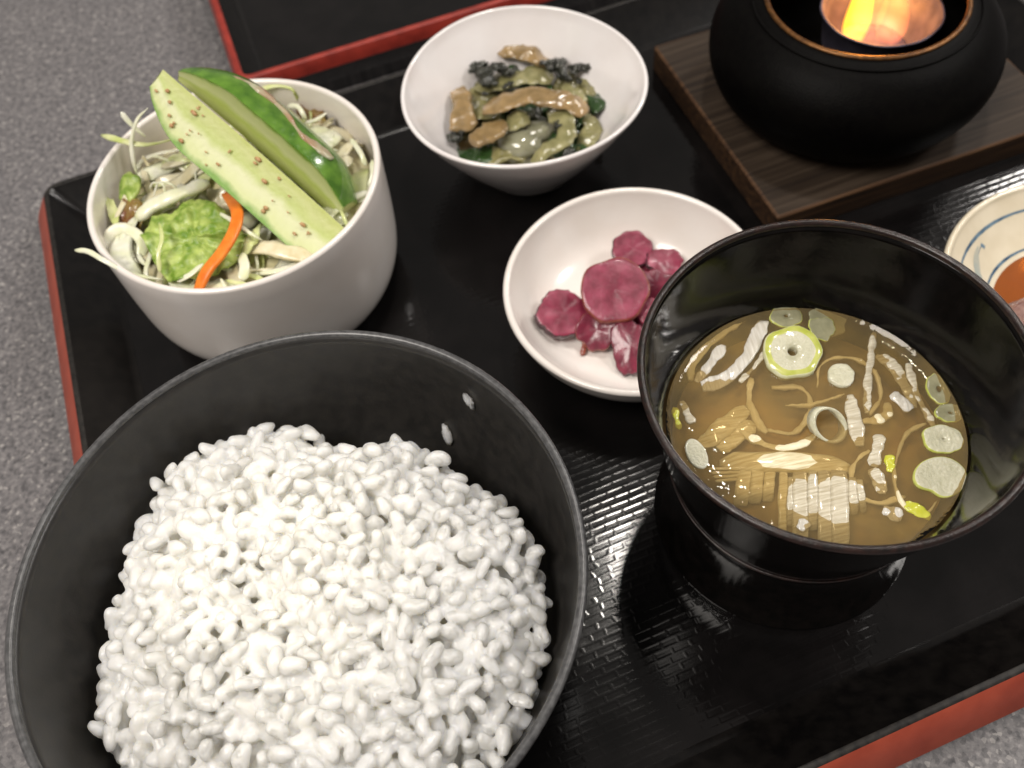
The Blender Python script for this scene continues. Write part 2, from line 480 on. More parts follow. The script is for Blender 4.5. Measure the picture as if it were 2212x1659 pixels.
# ------------------------------------------------------------------ bowls
BODY = {}
def bowl(name, label, cat, c, outer, inner, m, rim=None, rim_m=None, rim_r=.1, n=112, wob=None, rim_name="rim"):
    """outer: profile from foot to rim, inner: from rim to centre"""
    t = empty(name, (c[0], c[1], 0), label, cat)
    mid = []
    if rim and not rim_m:                  # rounded lip turned in one piece with the wall
        mid = [(rim[0] + rim_r * math.cos(a), rim[1] + rim_r * math.sin(a)) for a in np.linspace(0, math.pi, 9)]
        outer = [p for p in outer if p[1] < rim[1] - .02]; inner = [p for p in inner if p[1] < rim[1] - .02]
    V, F = lathe(outer + mid + inner, (c[0], c[1], 0), n, wob=wob)
    body = obj("body", V, F, m, t)
    BODY[t.name] = body
    if rim and rim_m:
        P = [(rim[0] + rim_r * math.cos(a), rim[1] + rim_r * math.sin(a)) for a in [2 * math.pi * k / 12 for k in range(12)]]
        V, F = lathe(P, (c[0], c[1], 0), n, closed=True, wob=wob)
        obj(rim_name, V, F, rim_m or m, t)
    return t

def smooth_prof(P, n):
    return [tuple(q[:2]) for q in catmull([(p[0], p[1], 0) for p in P], n)]

# rice bowl
RB = (-5.87, 9.04)
rice_in = smooth_prof([(6.93, 6.45), (6.72, 5.2), (6.4, 4.0), (5.7, 2.5), (4.3, 1.2), (2, .7), (.001, .6)], 26)
t = bowl("rice_bowl", "large satin black bowl heaped with white rice", "bowl", RB,
         [(2.9, .25), (3.0, 0), (3.3, 0), (3.35, .6)] + smooth_prof([(3.4, .65), (4.8, 1.3), (6.05, 2.7), (6.8, 4.4), (7.12, 6.4)], 16), rice_in,
         M['satin_black'], rim=(7.03, 6.45), rim_m=M['satin_rim'], rim_r=.115)

# salad cup
SB = (-8.42, 23.9)
bowl("salad_cup", "deep white porcelain cup filled with cucumber salad", "cup", SB,
     [(3.0, .12), (3.1, 0), (3.5, 0)] + smooth_prof([(3.6, .03), (4.4, .5), (4.84, 1.4), (4.98, 2.8), (5.05, 5.55)], 18),
     smooth_prof([(4.82, 5.55), (4.7, 3.2), (4.4, 1.6), (3.4, .6), (1.5, .45), (.001, .4)], 18),
     M['porcelain'], rim=(4.935, 5.56), rim_r=.118)

# flared bowl of simmered greens
GB = (2.0, 28.53)
wobs = lambda a, z: 1 + (.018 * math.cos(3 * (a + .35)) + .012 * math.cos(2 * (a - 2.9))) * min(1, max(0, (z - 1.5) / 3))
bowl("flared_bowl", "small flared white bowl holding simmered vegetables", "bowl", GB,
     [(1.6, .15), (1.7, 0), (2.0, 0)] + smooth_prof([(2.05, .05), (2.5, .65), (3.35, 1.8), (4.15, 3.05), (4.68, 4.05)], 18),
     smooth_prof([(4.52, 4.08), (3.85, 2.95), (3.05, 1.8), (2.2, .95), (1.2, .55), (.001, .5)], 18),
     M['porcelain_cool'], rim=(4.6, 4.07), rim_r=.085, wob=wobs)

# shallow pickle dish
PB = (4.62, 19.29)
bowl("pickle_dish", "shallow white dish of magenta pickle slices", "dish", PB,
     [(2.2, .15), (2.3, 0), (2.6, 0)] + smooth_prof([(2.65, .1), (3.5, .65), (4.15, 1.6), (4.5, 2.5)], 16),
     smooth_prof([(4.27, 2.52), (3.95, 1.8), (3.4, 1.05), (2.6, .62), (1.5, .5), (.001, .48)], 18),
     M['porcelain'], rim=(4.385, 2.53), rim_r=.125)

# soup cup
CB = (7.92, 11.5)
cup_in = smooth_prof([(4.68, 8.15), (4.5, 7.2), (4.22, 6.2), (3.95, 5.2), (3.6, 4.2), (2.8, 3.2), (1.4, 2.7), (.001, 2.6)], 26)
t = bowl("soup_cup", "tall black lacquer cup of clear soup with leek", "cup", CB,
         [(3.3, .2), (3.4, .0), (3.92, .0), (3.97, .06)] + smooth_prof([(3.95, .12), (3.74, .7), (3.58, 1.5), (3.52, 2.4), (3.6, 3.1)], 12)
         + [(3.62, 3.15), (3.56, 3.2), (3.6, 3.27), (3.68, 3.33)]
         + smooth_prof([(3.7, 3.4), (4.05, 4.9), (4.38, 6.4), (4.78, 8.1)], 14), cup_in,
         M['cup_black'], rim=(4.74, 8.15), rim_m=M['cup_rim'], rim_r=.105)
for z, r in ((3.05, 3.60), (3.42, 3.73)):
    P = [(r + .035 * math.cos(a), z + .03 * math.sin(a)) for a in [2 * math.pi * k / 8 for k in range(8)]]
    V, F = lathe(P, (CB[0], CB[1], 0), 96, closed=True)
    obj("turned_ring", V, F, M['cup_rim'], BODY[t.name])

# blue and white sauce dish
DB = (19.5, 16.4)
dish_in = smooth_prof([(4.72, 2.44), (4.35, 2.1), (3.6, 1.5), (2.6, 1.0), (1.5, .78), (.001, .74)], 22)
t = bowl("sauce_dish", "cream dish with blue painted rings at the picture's edge", "dish", DB,
         [(2.0, .15), (2.1, 0), (2.4, 0)] + smooth_prof([(2.45, .1), (3.5, .8), (4.4, 1.7), (4.92, 2.4)], 12), dish_in,
         M['cream'], rim=(4.82, 2.44), rim_r=.12)
DR = np.array([p[0] for p in dish_in][::-1]); DZ = np.array([p[1] for p in dish_in][::-1])
def on_dish(r, a, lift=.012):
    return np.array((DB[0] + r * math.cos(a), DB[1] + r * math.sin(a), np.interp(r, DR, DZ) + lift))
def paint(name, pts, w, m, par):
    """thin painted stroke laid on the glaze: pts (r, angle)"""
    Q = catmull([(r, a, 0) for r, a in pts], 60 if len(pts) > 8 else 16)
    V, F = [], []
    for i, q in enumerate(Q):
        k = i / (len(Q) - 1); ww = w(k) if callable(w) else w
        d = Q[min(i + 1, len(Q) - 1)] - Q[max(i - 1, 0)]
        d = nrm((d[0], d[1] * q[0], 0)); nrml = (-d[1], d[0])
        for s in (-1, 1):
            V.append(on_dish(q[0] + s * nrml[0] * ww / 2, q[1] + s * nrml[1] * ww / 2 / max(.3, q[0])))
    for i in range(len(Q) - 1): F.append((2 * i, 2 * i + 2, 2 * i + 3, 2 * i + 1))
    return obj(name, V, F, m, par)
for rr_, ww_ in ((4.22, .085), (3.12, .08)):
    paint("painted_ring", [(rr_ + .02 * math.sin(3 * a), a) for a in np.linspace(0, 2 * math.pi, 40)], lambda k, w=ww_: w * (1 + .25 * math.sin(40 * k)), M['cobalt'], t)
for base in (2.62, 2.62 - 1.05, 2.62 - 2.1, 2.62 + 1.05, 2.62 + 2.1, 2.62 + 3.15):
    bw = paint("brush_wash", [(3.35, base + .02), (3.6, base - .10), (3.85, base - .22), (4.0, base - .32)], lambda k: .26 * math.sin(math.pi * (.15 + .8 * k)), M['cobalt_wash'], t)
    paint("brush_stroke", [(3.2, base + .05), (3.5, base + .03), (3.85, base + .045)], lambda k: .20 * (1 - k) + .03, M['cobalt'], bw)
    paint("brush_stroke", [(3.35, base - .04), (3.55, base - .12), (3.7, base - .2), (3.85, base - .27), (3.95, base - .36)], lambda k: .05 + .03 * math.sin(6 * k), M['cobalt'], bw)
    paint("brush_stroke", [(3.82, base - .38), (3.98, base - .36)], .12, M['cobalt'], bw)

# ------------------------------------------------------------------ wooden board and brazier
bc = at(3062 / 1.8228, 857 / 1.8228, 1.15)
TB = math.radians(13.2)
def uvb(u, v, z):
    return np.array((bc[0] + u * math.cos(TB) - v * math.sin(TB), bc[1] + u * math.sin(TB) + v * math.cos(TB), z))
t = empty("wooden_board", uvb(6.5, 5.5, .02), "dark brown square wooden board under the black brazier", "board")
rb = lambda off, z: rect_ring(0, 12.8, 0, 11.0, off, z, .12, uvb, 3)
V, F = rings([rb(-.10, 1.15), rb(-.101, 1.13)]); n = len(rb(0, 0)); F.append(tuple(range(n)))
obj("board_top", V, F, M['board'], t, smooth=False)
V, F = rings([rb(-.10, 1.148), rb(-.02, 1.12), rb(0, 1.05)])
obj("worn_edge", V, F, M['board_edge'], t)
V, F = rings([rb(0, 1.05), rb(0, .02), rb(-.5, .02)])
obj("board_side", V, F, M['board_end'], t, smooth=False)

KB = (15.0, 28.75); KZ = 1.16
t = empty("brazier", (KB[0], KB[1], KZ), "round black iron table brazier with a flame burning inside", "brazier")
prof = [(2.9, .0), (3.6, .02)] + smooth_prof([(3.8, .1), (4.75, .65), (5.3, 1.5), (5.5, 2.4), (5.3, 3.3), (4.6, 4.1), (3.7, 4.48)], 26) + \
       smooth_prof([(3.55, 4.46), (3.95, 3.95), (4.6, 3.0), (4.75, 2.0), (4.2, 1.1), (3.2, .5), (.001, .45)], 16)
V, F = lathe(prof, (KB[0], KB[1], KZ), 96)
obj("pot_body", V, F, M['iron'], t)
P = [(3.62 + .10 * math.cos(a), 4.5 + .07 * math.sin(a)) for a in [2 * math.pi * k / 10 for k in range(10)]]
V, F = lathe(P, (KB[0], KB[1], KZ), 96, closed=True)
obj("mouth_lip", V, F, M['brass'], t)
P = [(4.12 + .05 * math.cos(a), 4.36 + .04 * math.sin(a)) for a in [2 * math.pi * k / 8 for k in range(8)]]
V, F = lathe(P, (KB[0], KB[1], KZ), 96, closed=True)
obj("shoulder_ring", V, F, M['iron'], t)
FC = (16.2, 29.5); FZ = KZ + .62
t = empty("fuel_cup", (FC[0], FC[1], FZ), "shiny foil fuel cup burning inside the brazier", "fuel cup")
V, F = lathe([(1.6, 0), (2.0, 1.2), (2.2, 2.55), (2.27, 2.6), (2.33, 2.56)] + [(2.14, 2.52), (1.9, 1.2), (1.4, .5), (.001, .45)], (FC[0], FC[1], FZ), 72,
             wob=lambda a, z: 1 + .004 * math.sin(9 * a))
obj("cup_wall", V, F, M['foil'], t)
M['fuel'] = mat("blue_grey_fuel", "#5f5c74", "#4a4760", scale=2, rough=.3, trans=.0)
V, F = blob((FC[0], FC[1], FZ + .7), (1.5, 1.5, .45), n=24, m=10, amp=.06)
obj("fuel_block", V, F, M['fuel'], t)

def flame_material(name, c_low, c_high, strength):
    """glowing gas: emission inside the flame's volume, so its edges fade by themselves"""
    m = bpy.data.materials.new(name); m.use_nodes = True
    N = m.node_tree.nodes; L = m.node_tree.links; N.remove(N["Principled BSDF"]); out = N["Material Output"]
    em = N.new("ShaderNodeEmission")
    tc = N.new("ShaderNodeTexCoord"); sep = N.new("ShaderNodeSeparateXYZ"); L.new(tc.outputs["Object"], sep.inputs[0])
    mr = N.new("ShaderNodeMapRange"); mr.inputs[1].default_value = 0; mr.inputs[2].default_value = 2.2 * S
    L.new(sep.outputs["Z"], mr.inputs[0])
    r = N.new("ShaderNodeValToRGB"); r.color_ramp.elements[0].color = c_low; r.color_ramp.elements[1].color = c_high
    L.new(mr.outputs[0], r.inputs[0]); L.new(r.outputs[0], em.inputs[0])
    em.inputs[1].default_value = strength
    L.new(em.outputs[0], out.inputs["Volume"])
    return m
M['fl_y'] = flame_material("yellow_flame", (1.0, .22, .01, 1), (1.0, .58, .01, 1), 330)
M['fl_o'] = flame_material("orange_flame", (.7, .14, .06, 1), (1.0, .20, .012, 1), 130)
def flame(c, r, h, lean, seed):
    V, F = [], []; n, m = 18, 14
    for j in range(m + 1):
        k = j / m; rad = r * (math.sin(math.pi * min(1, .12 + k * .88)) ** .8) * (1 - .45 * k) + .01
        for i in range(n):
            a = 2 * math.pi * i / n
            q = rad * (1 + .22 * nz((math.cos(a), math.sin(a), k * 2), 1.2, seed))
            V.append((c[0] + q * math.cos(a) + lean[0] * k * k, c[1] + q * math.sin(a) + lean[1] * k * k, c[2] + h * k))
    for j in range(m):
        for i in range(n):
            i2 = (i + 1) % n; F.append((j * n + i, j * n + i2, (j + 1) * n + i2, (j + 1) * n + i))
    return V, F
t = empty("flame", (FC[0], FC[1], FZ + .9), "yellow and orange flame rising from the foil cup", "flame")
V, F = flame((FC[0] - .75, FC[1] + .25, FZ + .9), .62, 3.2, (.1, .25), 1)
obj("flame_tongue", V, F, M['fl_y'], t)
V, F = flame((FC[0] + .65, FC[1] + .1, FZ + .9), .8, 2.6, (-.1, .1), 2)
obj("flame_tongue", V, F, M['fl_o'], t)
V, F = flame((FC[0] + .05, FC[1] + .9, FZ + .9), .75, 3.0, (0, .1), 3)
obj("flame_tongue", V, F, M['fl_o'], t)
d = bpy.data.lights.new("flame_light", 'POINT'); d.energy = .10; d.color = (1.0, .36, .06); d.shadow_soft_size = .006
o = bpy.data.objects.new("flame_light", d); sc.collection.objects.link(o); o.location = Vector((FC[0] - .2, FC[1] + .3, FZ + 3.0)) * S

# ------------------------------------------------------------------ rice
M['rice'] = mat("cooked_rice", "#f2f2f0", "#f8f8f6", scale=6, rough=.32, sss=1.0, sssr=.5, spec=.45, coat=.22, bump=.02, bscale=7, coatr=.12)
def add_translucency(m, col, fac):
    N = m.node_tree.nodes; L = m.node_tree.links
    tl = N.new("ShaderNodeBsdfTranslucent"); tl.inputs[0].default_value = lin(col); mx = N.new("ShaderNodeMixShader"); mx.inputs[0].default_value = fac
    L.new(N["Principled BSDF"].outputs[0], mx.inputs[1]); L.new(tl.outputs[0], mx.inputs[2]); L.new(mx.outputs[0], N["Material Output"].inputs[0])
add_translucency(M['rice'], "#fbf8ee", .3)
rng = random.Random(4)
bound = [(-10.44, 13.09), (-11.1, 11.6), (-11.25, 10.25), (-11.5, 8.64), (-11.35, 6.5), (-10.2, 4.6), (-8.2, 3.3), (-5.5, 2.8), (-3.2, 3.2), (-1.5, 4.3), (-.6, 5.8),
         (-.05, 7.97), (0, 9.49), (-1.1, 11.3), (-2.33, 12.4), (-3.4, 13.2), (-4.6, 13.0), (-5.6, 13.6), (-6.6, 14.5), (-7.9, 14.55), (-9.2, 13.7)]
RC = (-5.75, 8.7)
ba = sorted((math.atan2(y - RC[1], x - RC[0]), math.hypot(x - RC[0], y - RC[1])) for x, y in bound)
BA = np.array([a for a, _ in ba]); BR = np.array([r for _, r in ba])
BA = np.concatenate((BA - 2 * math.pi, BA, BA + 2 * math.pi)); BR = np.tile(BR, 3)
def rho(x, y):
    return math.hypot(x - RC[0], y - RC[1]) / np.interp(math.atan2(y - RC[1], x - RC[0]), BA, BR)
def heap(x, y):
    q = rho(x, y)
    return 4.25 + 1.75 * (1 - q ** 2.6) + .42 * nz((x, y, 0), .38, 2) + .42 * nz((x, y, 0), .8, 5)
def grain_mesh(seed):
    r = random.Random(seed); n, m = 14, 12
    L_, W_, T_ = .325 + r.uniform(-.06, .04), .19 + r.uniform(-.02, .025), .175
    V, F = [], []
    for j in range(m + 1):
        th = math.pi * j / m; x = -math.cos(th)
        rad = abs(math.sin(th)) ** .72 * (1 - .10 * x)
        for i in range(n):
            ph = 2 * math.pi * i / n
            k = 1 + .22 * nz((x * 1.6, math.cos(ph), math.sin(ph)), 1.1, seed)
            V.append(((x * L_) * S, (rad * W_ * math.cos(ph) * k + .07 * x * x) * S, rad * T_ * math.sin(ph) * k * S))
    for j in range(m):
        for i in range(n):
            i2 = (i + 1) % n; F.append((j * n + i, (j + 1) * n + i, (j + 1) * n + i2, j * n + i2))
    me = bpy.data.meshes.new("rice_grain"); me.from_pydata(V, [], F); me.polygons.foreach_set("use_smooth", [True] * len(me.polygons))
    me.materials.append(M['rice']); me.update()
    return me
GM = [grain_mesh(s) for s in range(12)]
def poisson(dmin, tries, test):
    pts, cell = [], {}
    for _ in range(tries):
        x, y = rng.uniform(-12.2, .8), rng.uniform(2.2, 15.2)
        if not test(x, y): continue
        i, j = int(x // dmin), int(y // dmin)
        if all((x - a) ** 2 + (y - b) ** 2 > dmin * dmin for p in range(-1, 2) for q in range(-1, 2) for a, b in cell.get((i + p, j + q), ())):
            cell.setdefault((i, j), []).append((x, y)); pts.append((x, y))
    return pts
def grain_matrix(x, y, lift, tilt):
    z = heap(x, y) + lift; e = .25
    n = Vector((heap(x - e, y) - heap(x + e, y), heap(x, y - e) - heap(x, y + e), 2 * e)).normalized()
    a = rng.uniform(0, 2 * math.pi); d = Vector((math.cos(a), math.sin(a), 0)); d = (d - n * d.dot(n)).normalized()
    d = (d + n * rng.uniform(-tilt, tilt)).normalized()
    s = n.cross(d).normalized(); n2 = d.cross(s)
    ro = rng.uniform(0, 6.28); s, n2 = s * math.cos(ro) + n2 * math.sin(ro), n2 * math.cos(ro) - s * math.sin(ro)
    k = rng.uniform(.88, 1.15)
    return Matrix(((d.x * k, s.x * k, n2.x * k, x * S), (d.y * k, s.y * k, n2.y * k, y * S), (d.z * k, s.z * k, n2.z * k, z * S), (0, 0, 0, 1)))
inside = lambda x, y: rho(x, y) < 1.0 and math.hypot(x - RB[0], y - RB[1]) < 6.35
tops = [(x, y, rng.uniform(-.08, .22) if rng.random() < .8 else rng.uniform(.2, .4), rng.choice((.4, .9, 1.6))) for x, y in poisson(.37, 26000, inside)]
under = [(x, y, -.16 + rng.uniform(-.10, .10), .7) for x, y in poisson(.30, 24000, inside)]
deep = [(x, y, -.55 + rng.uniform(-.1, .1), .6) for x, y in poisson(.42, 9000, inside)]
RO = empty("rice_mound", (RB[0], RB[1], 0.7), "mound of glossy white cooked rice in the black bowl", "rice")
inv = Matrix.Translation(-Vector(RO.location))
def in_frame(x, y, z):
    v = Vector((x, y, z - H)); dz = v.dot(fwd)
    return abs(v.dot(c_right) / dz) < .5 / FOC and abs(v.dot(c_up) / dz) < .375 / FOC
cand = sorted(tops, key=lambda g: (0 if in_frame(g[0], g[1], heap(g[0], g[1])) else 5) + Vector((g[0], g[1], heap(g[0], g[1]) + g[2] * 6 - H)).length * .1)
singles = []
for g in cand[:300]:
    o = bpy.data.objects.new("rice_grain", GM[rng.randrange(12)]); sc.collection.objects.link(o)
    gm = grain_matrix(*g); singles.append(gm)
    o.parent = RO; o.matrix_local = inv @ Matrix.Translation((0, 0, -.012 * S)) @ gm
GV = [np.array([v.co[:] for v in me.vertices]) for me in GM]
GF = [[tuple(p.vertices) for p in me.polygons] for me in GM]
VV, FF, off = [], [], 0
for gm in singles + [grain_matrix(*g) for g in cand[300:] + under + deep]:
    k = rng.randrange(12); m_ = np.array(gm)
    VV.append(GV[k] @ m_[:3, :3].T + m_[:3, 3]); FF += [tuple(i + off for i in f) for f in GF[k]]; off += len(GV[k])
# heart of the mound, hidden below the grains
n = 150; core = []
for j in range(61):
    for i in range(n):
        a = 2 * math.pi * i / n; q = .93 * j / 60
        r = np.interp(a if a < math.pi else a - 2 * math.pi, BA, BR) * q
        x, y = RC[0] + r * math.cos(a), RC[1] + r * math.sin(a); core.append((x * S, y * S, (heap(x, y) - .34 - .3 * max(0, q - .8) / .13 + .10 * nz((x, y, 0), 2.6, 4)) * S))
VV.append(np.array(core)); low = np.array(core); low[:, 2] -= .5 * S
VV.append(low)
for i in range(n):
    i2 = (i + 1) % n; e_ = 60 * n; o2 = off + 61 * n
    FF.append((off + e_ + i, o2 + e_ + i, o2 + e_ + i2, off + e_ + i2))
for j in range(60):
    for i in range(n):
        i2 = (i + 1) % n; o2 = off + 61 * n; FF.append((o2 + j * n + i2, o2 + (j + 1) * n + i2, o2 + (j + 1) * n + i, o2 + j * n + i))
for j in range(60):
    for i in range(n):
        i2 = (i + 1) % n; FF.append((off + j * n + i, off + (j + 1) * n + i, off + (j + 1) * n + i2, off + j * n + i2))
o = obj("packed_grains", np.concatenate(VV) / S, FF, M['rice'], RO); o['kind'] = 'stuff'
# cooked grains stick together: weld the packed mass into one soft body
md = o.modifiers.new("weld", 'REMESH'); md.mode = 'VOXEL'; md.voxel_size = .04 * S; md.use_smooth_shade = True
md = o.modifiers.new("soften", 'SMOOTH'); md.factor = .5; md.iterations = 3
# grains stuck to the bowl wall
RIR = np.array([p[0] for p in rice_in][::-1]); RIZ = np.array([p[1] for p in rice_in][::-1])
def wall_hit(px, py):
    for z in np.linspace(6.4, 1, 200):
        p = at(px, py, z); r = math.hypot(p[0] - RB[0], p[1] - RB[1])
        if r >= np.interp(z, RIZ, RIR) - .12 and p[1] > RB[1]: return p
    return at(px, py, 4)
p = wall_hit(966, 940); q = wall_hit(957, 912) - wall_hit(974, 968)
V, F = blob(p, (.36, .15, .10), amp=.25, freq=1.3, seed=4, axis=q, zax=(-.6, -.5, .6))
tag(obj("rice_grain", V, F, M['rice']), "single long rice grain stuck to the bowl wall above the rice", "rice grain")
p = wall_hit(1012, 866); q = wall_hit(1000, 846) - wall_hit(1022, 882)
V, F = blob(p, (.24, .12, .07), amp=.5, freq=1.6, seed=8, axis=q, zax=(-.6, -.5, .6))
tag(obj("rice_fragment", V, F, M['rice']), "crushed bit of rice stuck high near the bowl's rim", "rice bit")

# ------------------------------------------------------------------ salad
M['cabbage'] = mat("white_cabbage", "#eae8d4", "#dcdfb6", scale=1.6, rough=.3, sss=.4, sssr=.2, coat=.3)
M['cab_green'] = mat("green_cabbage_shred", "#dadcaa", "#bcc878", scale=1.5, rough=.3, sss=.35, sssr=.2, coat=.3)
M['cab_dress'] = mat("cabbage_in_sesame_dressing", "#e4dcbe", "#d0c49c", scale=2.4, rough=.3, sss=.35, sssr=.2, coat=.4)
M['lettuce'] = mat("green_lettuce", "#64861f", "#b4c56c", scale=2.2, rough=.4, sss=.15, sssr=.1, coat=.08, bump=.06, bscale=5)
M['redleaf'] = mat("red_leaf_lettuce", "#6b3a24", "#8d7a3c", scale=1.8, rough=.3, coat=.3, bump=.02, bscale=4)
M['carrot'] = mat("orange_carrot", "#e0711c", "#ec8a30", scale=2.5, rough=.35, sss=.35, sssr=.25, bump=.008, bscale=9)
M['dressing'] = mat("pale_sesame_dressing", "#c9c7a8", "#b98f73", scale=1.6, rough=.15, coat=.6, alpha=.75)
M['sesame'] = mat("sesame_speck", "#bf9a6c", "#a87c50", scale=4, rough=.4)
M['skin'] = mat("cucumber_skin", "#3f6718", "#648c2e", scale=1.6, rough=.2, coat=.6, bump=.02, bscale=4, stretch=(1, 1, 1))
M['skin_pale'] = mat("cucumber_rim", "#7fb03a", "#9cc152", scale=3, rough=.25, coat=.4)
def flesh_material():
    m = mat("cucumber_flesh", "#dfe3b4", rough=.42, sss=.4, sssr=.3, coat=.08, spec=.35, bump=.014, bscale=6, coatr=.3)
    N = m.node_tree.nodes; L = m.node_tree.links; b = N["Principled BSDF"]
    at_ = N.new("ShaderNodeAttribute"); at_.attribute_name = "depth"
    tc = N.new("ShaderNodeTexCoord"); n = N.new("ShaderNodeTexNoise"); n.inputs["Scale"].default_value = 130; n.inputs["Detail"].default_value = 4
    L.new(tc.outputs["Object"], n.inputs["Vector"])
    ad = N.new("ShaderNodeMath"); ad.operation = 'MULTIPLY_ADD'; ad.inputs[1].default_value = .34
    L.new(n.outputs["Fac"], ad.inputs[0]); L.new(at_.outputs["Fac"], ad.inputs[2])
    r = N.new("ShaderNodeValToRGB"); e = r.color_ramp.elements
    els = [(.12, "#b2bb68"), (.34, "#c4ca88"), (.55, "#b4c06c"), (.72, "#cdd0a2"), (1.02, "#c6cd92"), (1.16, "#6f9a2e")]
    while len(e) < len(els): e.new(.5)
    for k, (p, c) in enumerate(els): e[k].position = min(1, p / 1.2); e[k].color = lin(c)
    dv = N.new("ShaderNodeMath"); dv.operation = 'DIVIDE'; dv.inputs[1].default_value = 1.2
    L.new(ad.outputs[0], dv.inputs[0]); L.new(dv.outputs[0], r.inputs[0]); L.new(r.outputs[0], b.inputs["Base Color"])
    return m
M['flesh'] = flesh_material()
SZ = 4.75

def wedge(name, label, P, face_dir, R, sweep, flip, tip=(.25, .35), tail=(.9, .86)):
    """cucumber wedge along path P; face_dir(i) unit vector from ridge to skin edge; skin turns by `sweep` about the axis"""
    n = 28; Q = catmull(P, n); V1, V2, V3 = [], [], []; dep = []
    K1, K2 = 9, 12
    for i, q in enumerate(Q):
        t_ = i / (n - 1)
        ax = nrm(Q[min(i + 1, n - 1)] - Q[max(i - 1, 0)])
        w = np.array(face_dir); w = nrm(w - ax * np.dot(w, ax)); s = np.cross(ax, w) * flip
        k = 1.0
        if t_ < tip[0]: k = tip[1] + (1 - tip[1]) * math.sin(math.pi / 2 * t_ / tip[0]) ** .8
        if t_ > tail[0]: k = tail[1] + (1 - tail[1]) * math.cos((t_ - tail[0]) / (1 - tail[0]) * math.pi / 2)
        r = R * k
        for j in range(K1):
            f = j / (K1 - 1); sag = .05 * math.sin(math.pi * f) * r
            V1.append(q + w * r * f - s * (-sag)); dep.append(f)
        for j in range(K2):
            a = sweep * j / (K2 - 1)
            V2.append(q + (w * math.cos(a) + s * math.sin(a)) * r * (1.0 + .003))
        for j in range(K1):
            f = j / (K1 - 1); a = sweep
            V3.append(q + (w * math.cos(a) + s * math.sin(a)) * r * f)
    def grid(K):
        F = []
        for i in range(n - 1):
            for j in range(K - 1): F.append((i * K + j, i * K + j + 1, (i + 1) * K + j + 1, (i + 1) * K + j))
        return F
    t = empty(name, Q[-1] - np.array((0, 0, R)), label, "cucumber")
    allV = V1 + V3; F = grid(K1) + [tuple(len(V1) + x for x in f) for f in grid(K1)]
    # end caps
    dp = dep + dep; b = len(allV)
    for i in (0, n - 1):
        base = len(allV); q = Q[i]; allV.append(q); dp.append(0)
        ring = [V2[i * K2 + j] for j in range(K2)]
        allV += ring; dp += [1.0] * K2
        F += [(base, base + 1 + j, base + 2 + j) for j in range(K2 - 1)]
    fo = obj("flesh", allV, F, M['flesh'], t)
    at_ = fo.data.attributes.new("depth", 'FLOAT', 'POINT'); at_.data.foreach_set("value", dp)
    obj("skin", V2, grid(K2), M['skin'], t)
    return t, Q

viewv = lambda p: nrm(np.array((0, 0, H)) - p)
# front wedge: pale cut face towards the viewer, ridge on the upper right
A0, A1, A2 = at(352, 150, 8.7), at(545, 315, 7.0), at(752, 500, 5.3)
ax = nrm(A2 - A0); vv = viewv(A1)
lowleft = nrm(np.cross(vv, ax)); lowleft = lowleft if np.dot(lowleft, (-1, -1, 0)) > 0 else -lowleft
wA = nrm(lowleft + vv * -.10)
flipA = 1 if np.dot(np.cross(ax, wA), vv) < 0 else -1
tA, QA = wedge("cucumber_wedge", "pale cucumber wedge with its cut face up, speckled with dressing", [A0, A1, A2], wA, 1.7, math.radians(74), flipA, tip=(.3, .42))
# rear wedge: shaded cut face on the left, dark green skin on the right
B0, B1, B2 = [p - vv * 1.5 - lowleft * .05 + ax * d_ for p, d_ in ((A0, .45), (A1, 0), (A2, -.25))]
axb = nrm(B2 - B0); upr = -lowleft
wB = nrm(upr * .46 + vv * .89); flipB = 1 if np.dot(np.cross(axb, wB), upr) > 0 else -1
tB, QB = wedge("cucumber_wedge", "dark green cucumber wedge, skin up, lying behind the pale one", [B0, B1, B2], wB, 1.7, math.radians(105), flipB, tip=(.4, .3), tail=(.8, .55))
# dressing on the cucumbers
r_ = random.Random(9); VV, FF, off = [], [], 0
nA = nrm(np.cross(ax, wA)); nA = nA if np.dot(nA, vv) > 0 else -nA
for k in range(34):
    t_ = r_.uniform(.06, .93); f = r_.uniform(.1, .9)
    q = QA[int(t_ * 27)]; p = q + wA * 1.66 * f * min(1, .45 + t_ * 2) + nA * .01
    rr_ = r_.choice((.03, .04, .05, .07))
    v, f_ = blob(p, (rr_ * r_.uniform(1, 1.8), rr_, rr_ * .7), n=8, m=6, amp=.3, seed=k, axis=ax, zax=nA)
    VV += v; FF += [tuple(i + off for i in g) for g in f_]; off += len(v)
o = obj("dressing_specks", VV, FF, M['sesame'], [c for c in sc.objects if c.parent == tA and c.name.startswith("flesh")][0]); o['kind'] = 'stuff'
sB = np.cross(axb, wB) * flipB
def onB(t_, deg, lift=.10):
    i = int(t_ * 27); k = .3 + .7 * math.sin(math.pi / 2 * t_ / .4) ** .8 if t_ < .4 else 1
    a = math.radians(deg); dd = wB * math.cos(a) + sB * math.sin(a)
    return QB[i] + dd * (1.7 * k + lift), dd
P = [onB(t_, g)[0] for t_, g in ((.22, 30), (.36, 34), (.48, 36), (.56, 26), (.64, 20), (.72, 24), (.78, 25))]
V, F = ribbon(P, lambda k: .26 + .14 * math.sin(9 * k) + .22 * max(0, k - .75) * 4 * .6, .14, n=34, up=onB(.6, 28)[1], bump=.06, seed=2, taper=.5)
obj("dressing_drip", V, F, M['dressing'], [c for c in sc.objects if c.parent == tB and c.name.startswith("skin")][0])

def R1(x, y, z): return at(.4134 * x + 137.1, .4134 * y + 109.7, z)       # zoomed-view reading of the salad
def item(name, label, cat, VF, m, group=None):
    return tag(obj(name, VF[0], VF[1], m), label, cat, group)

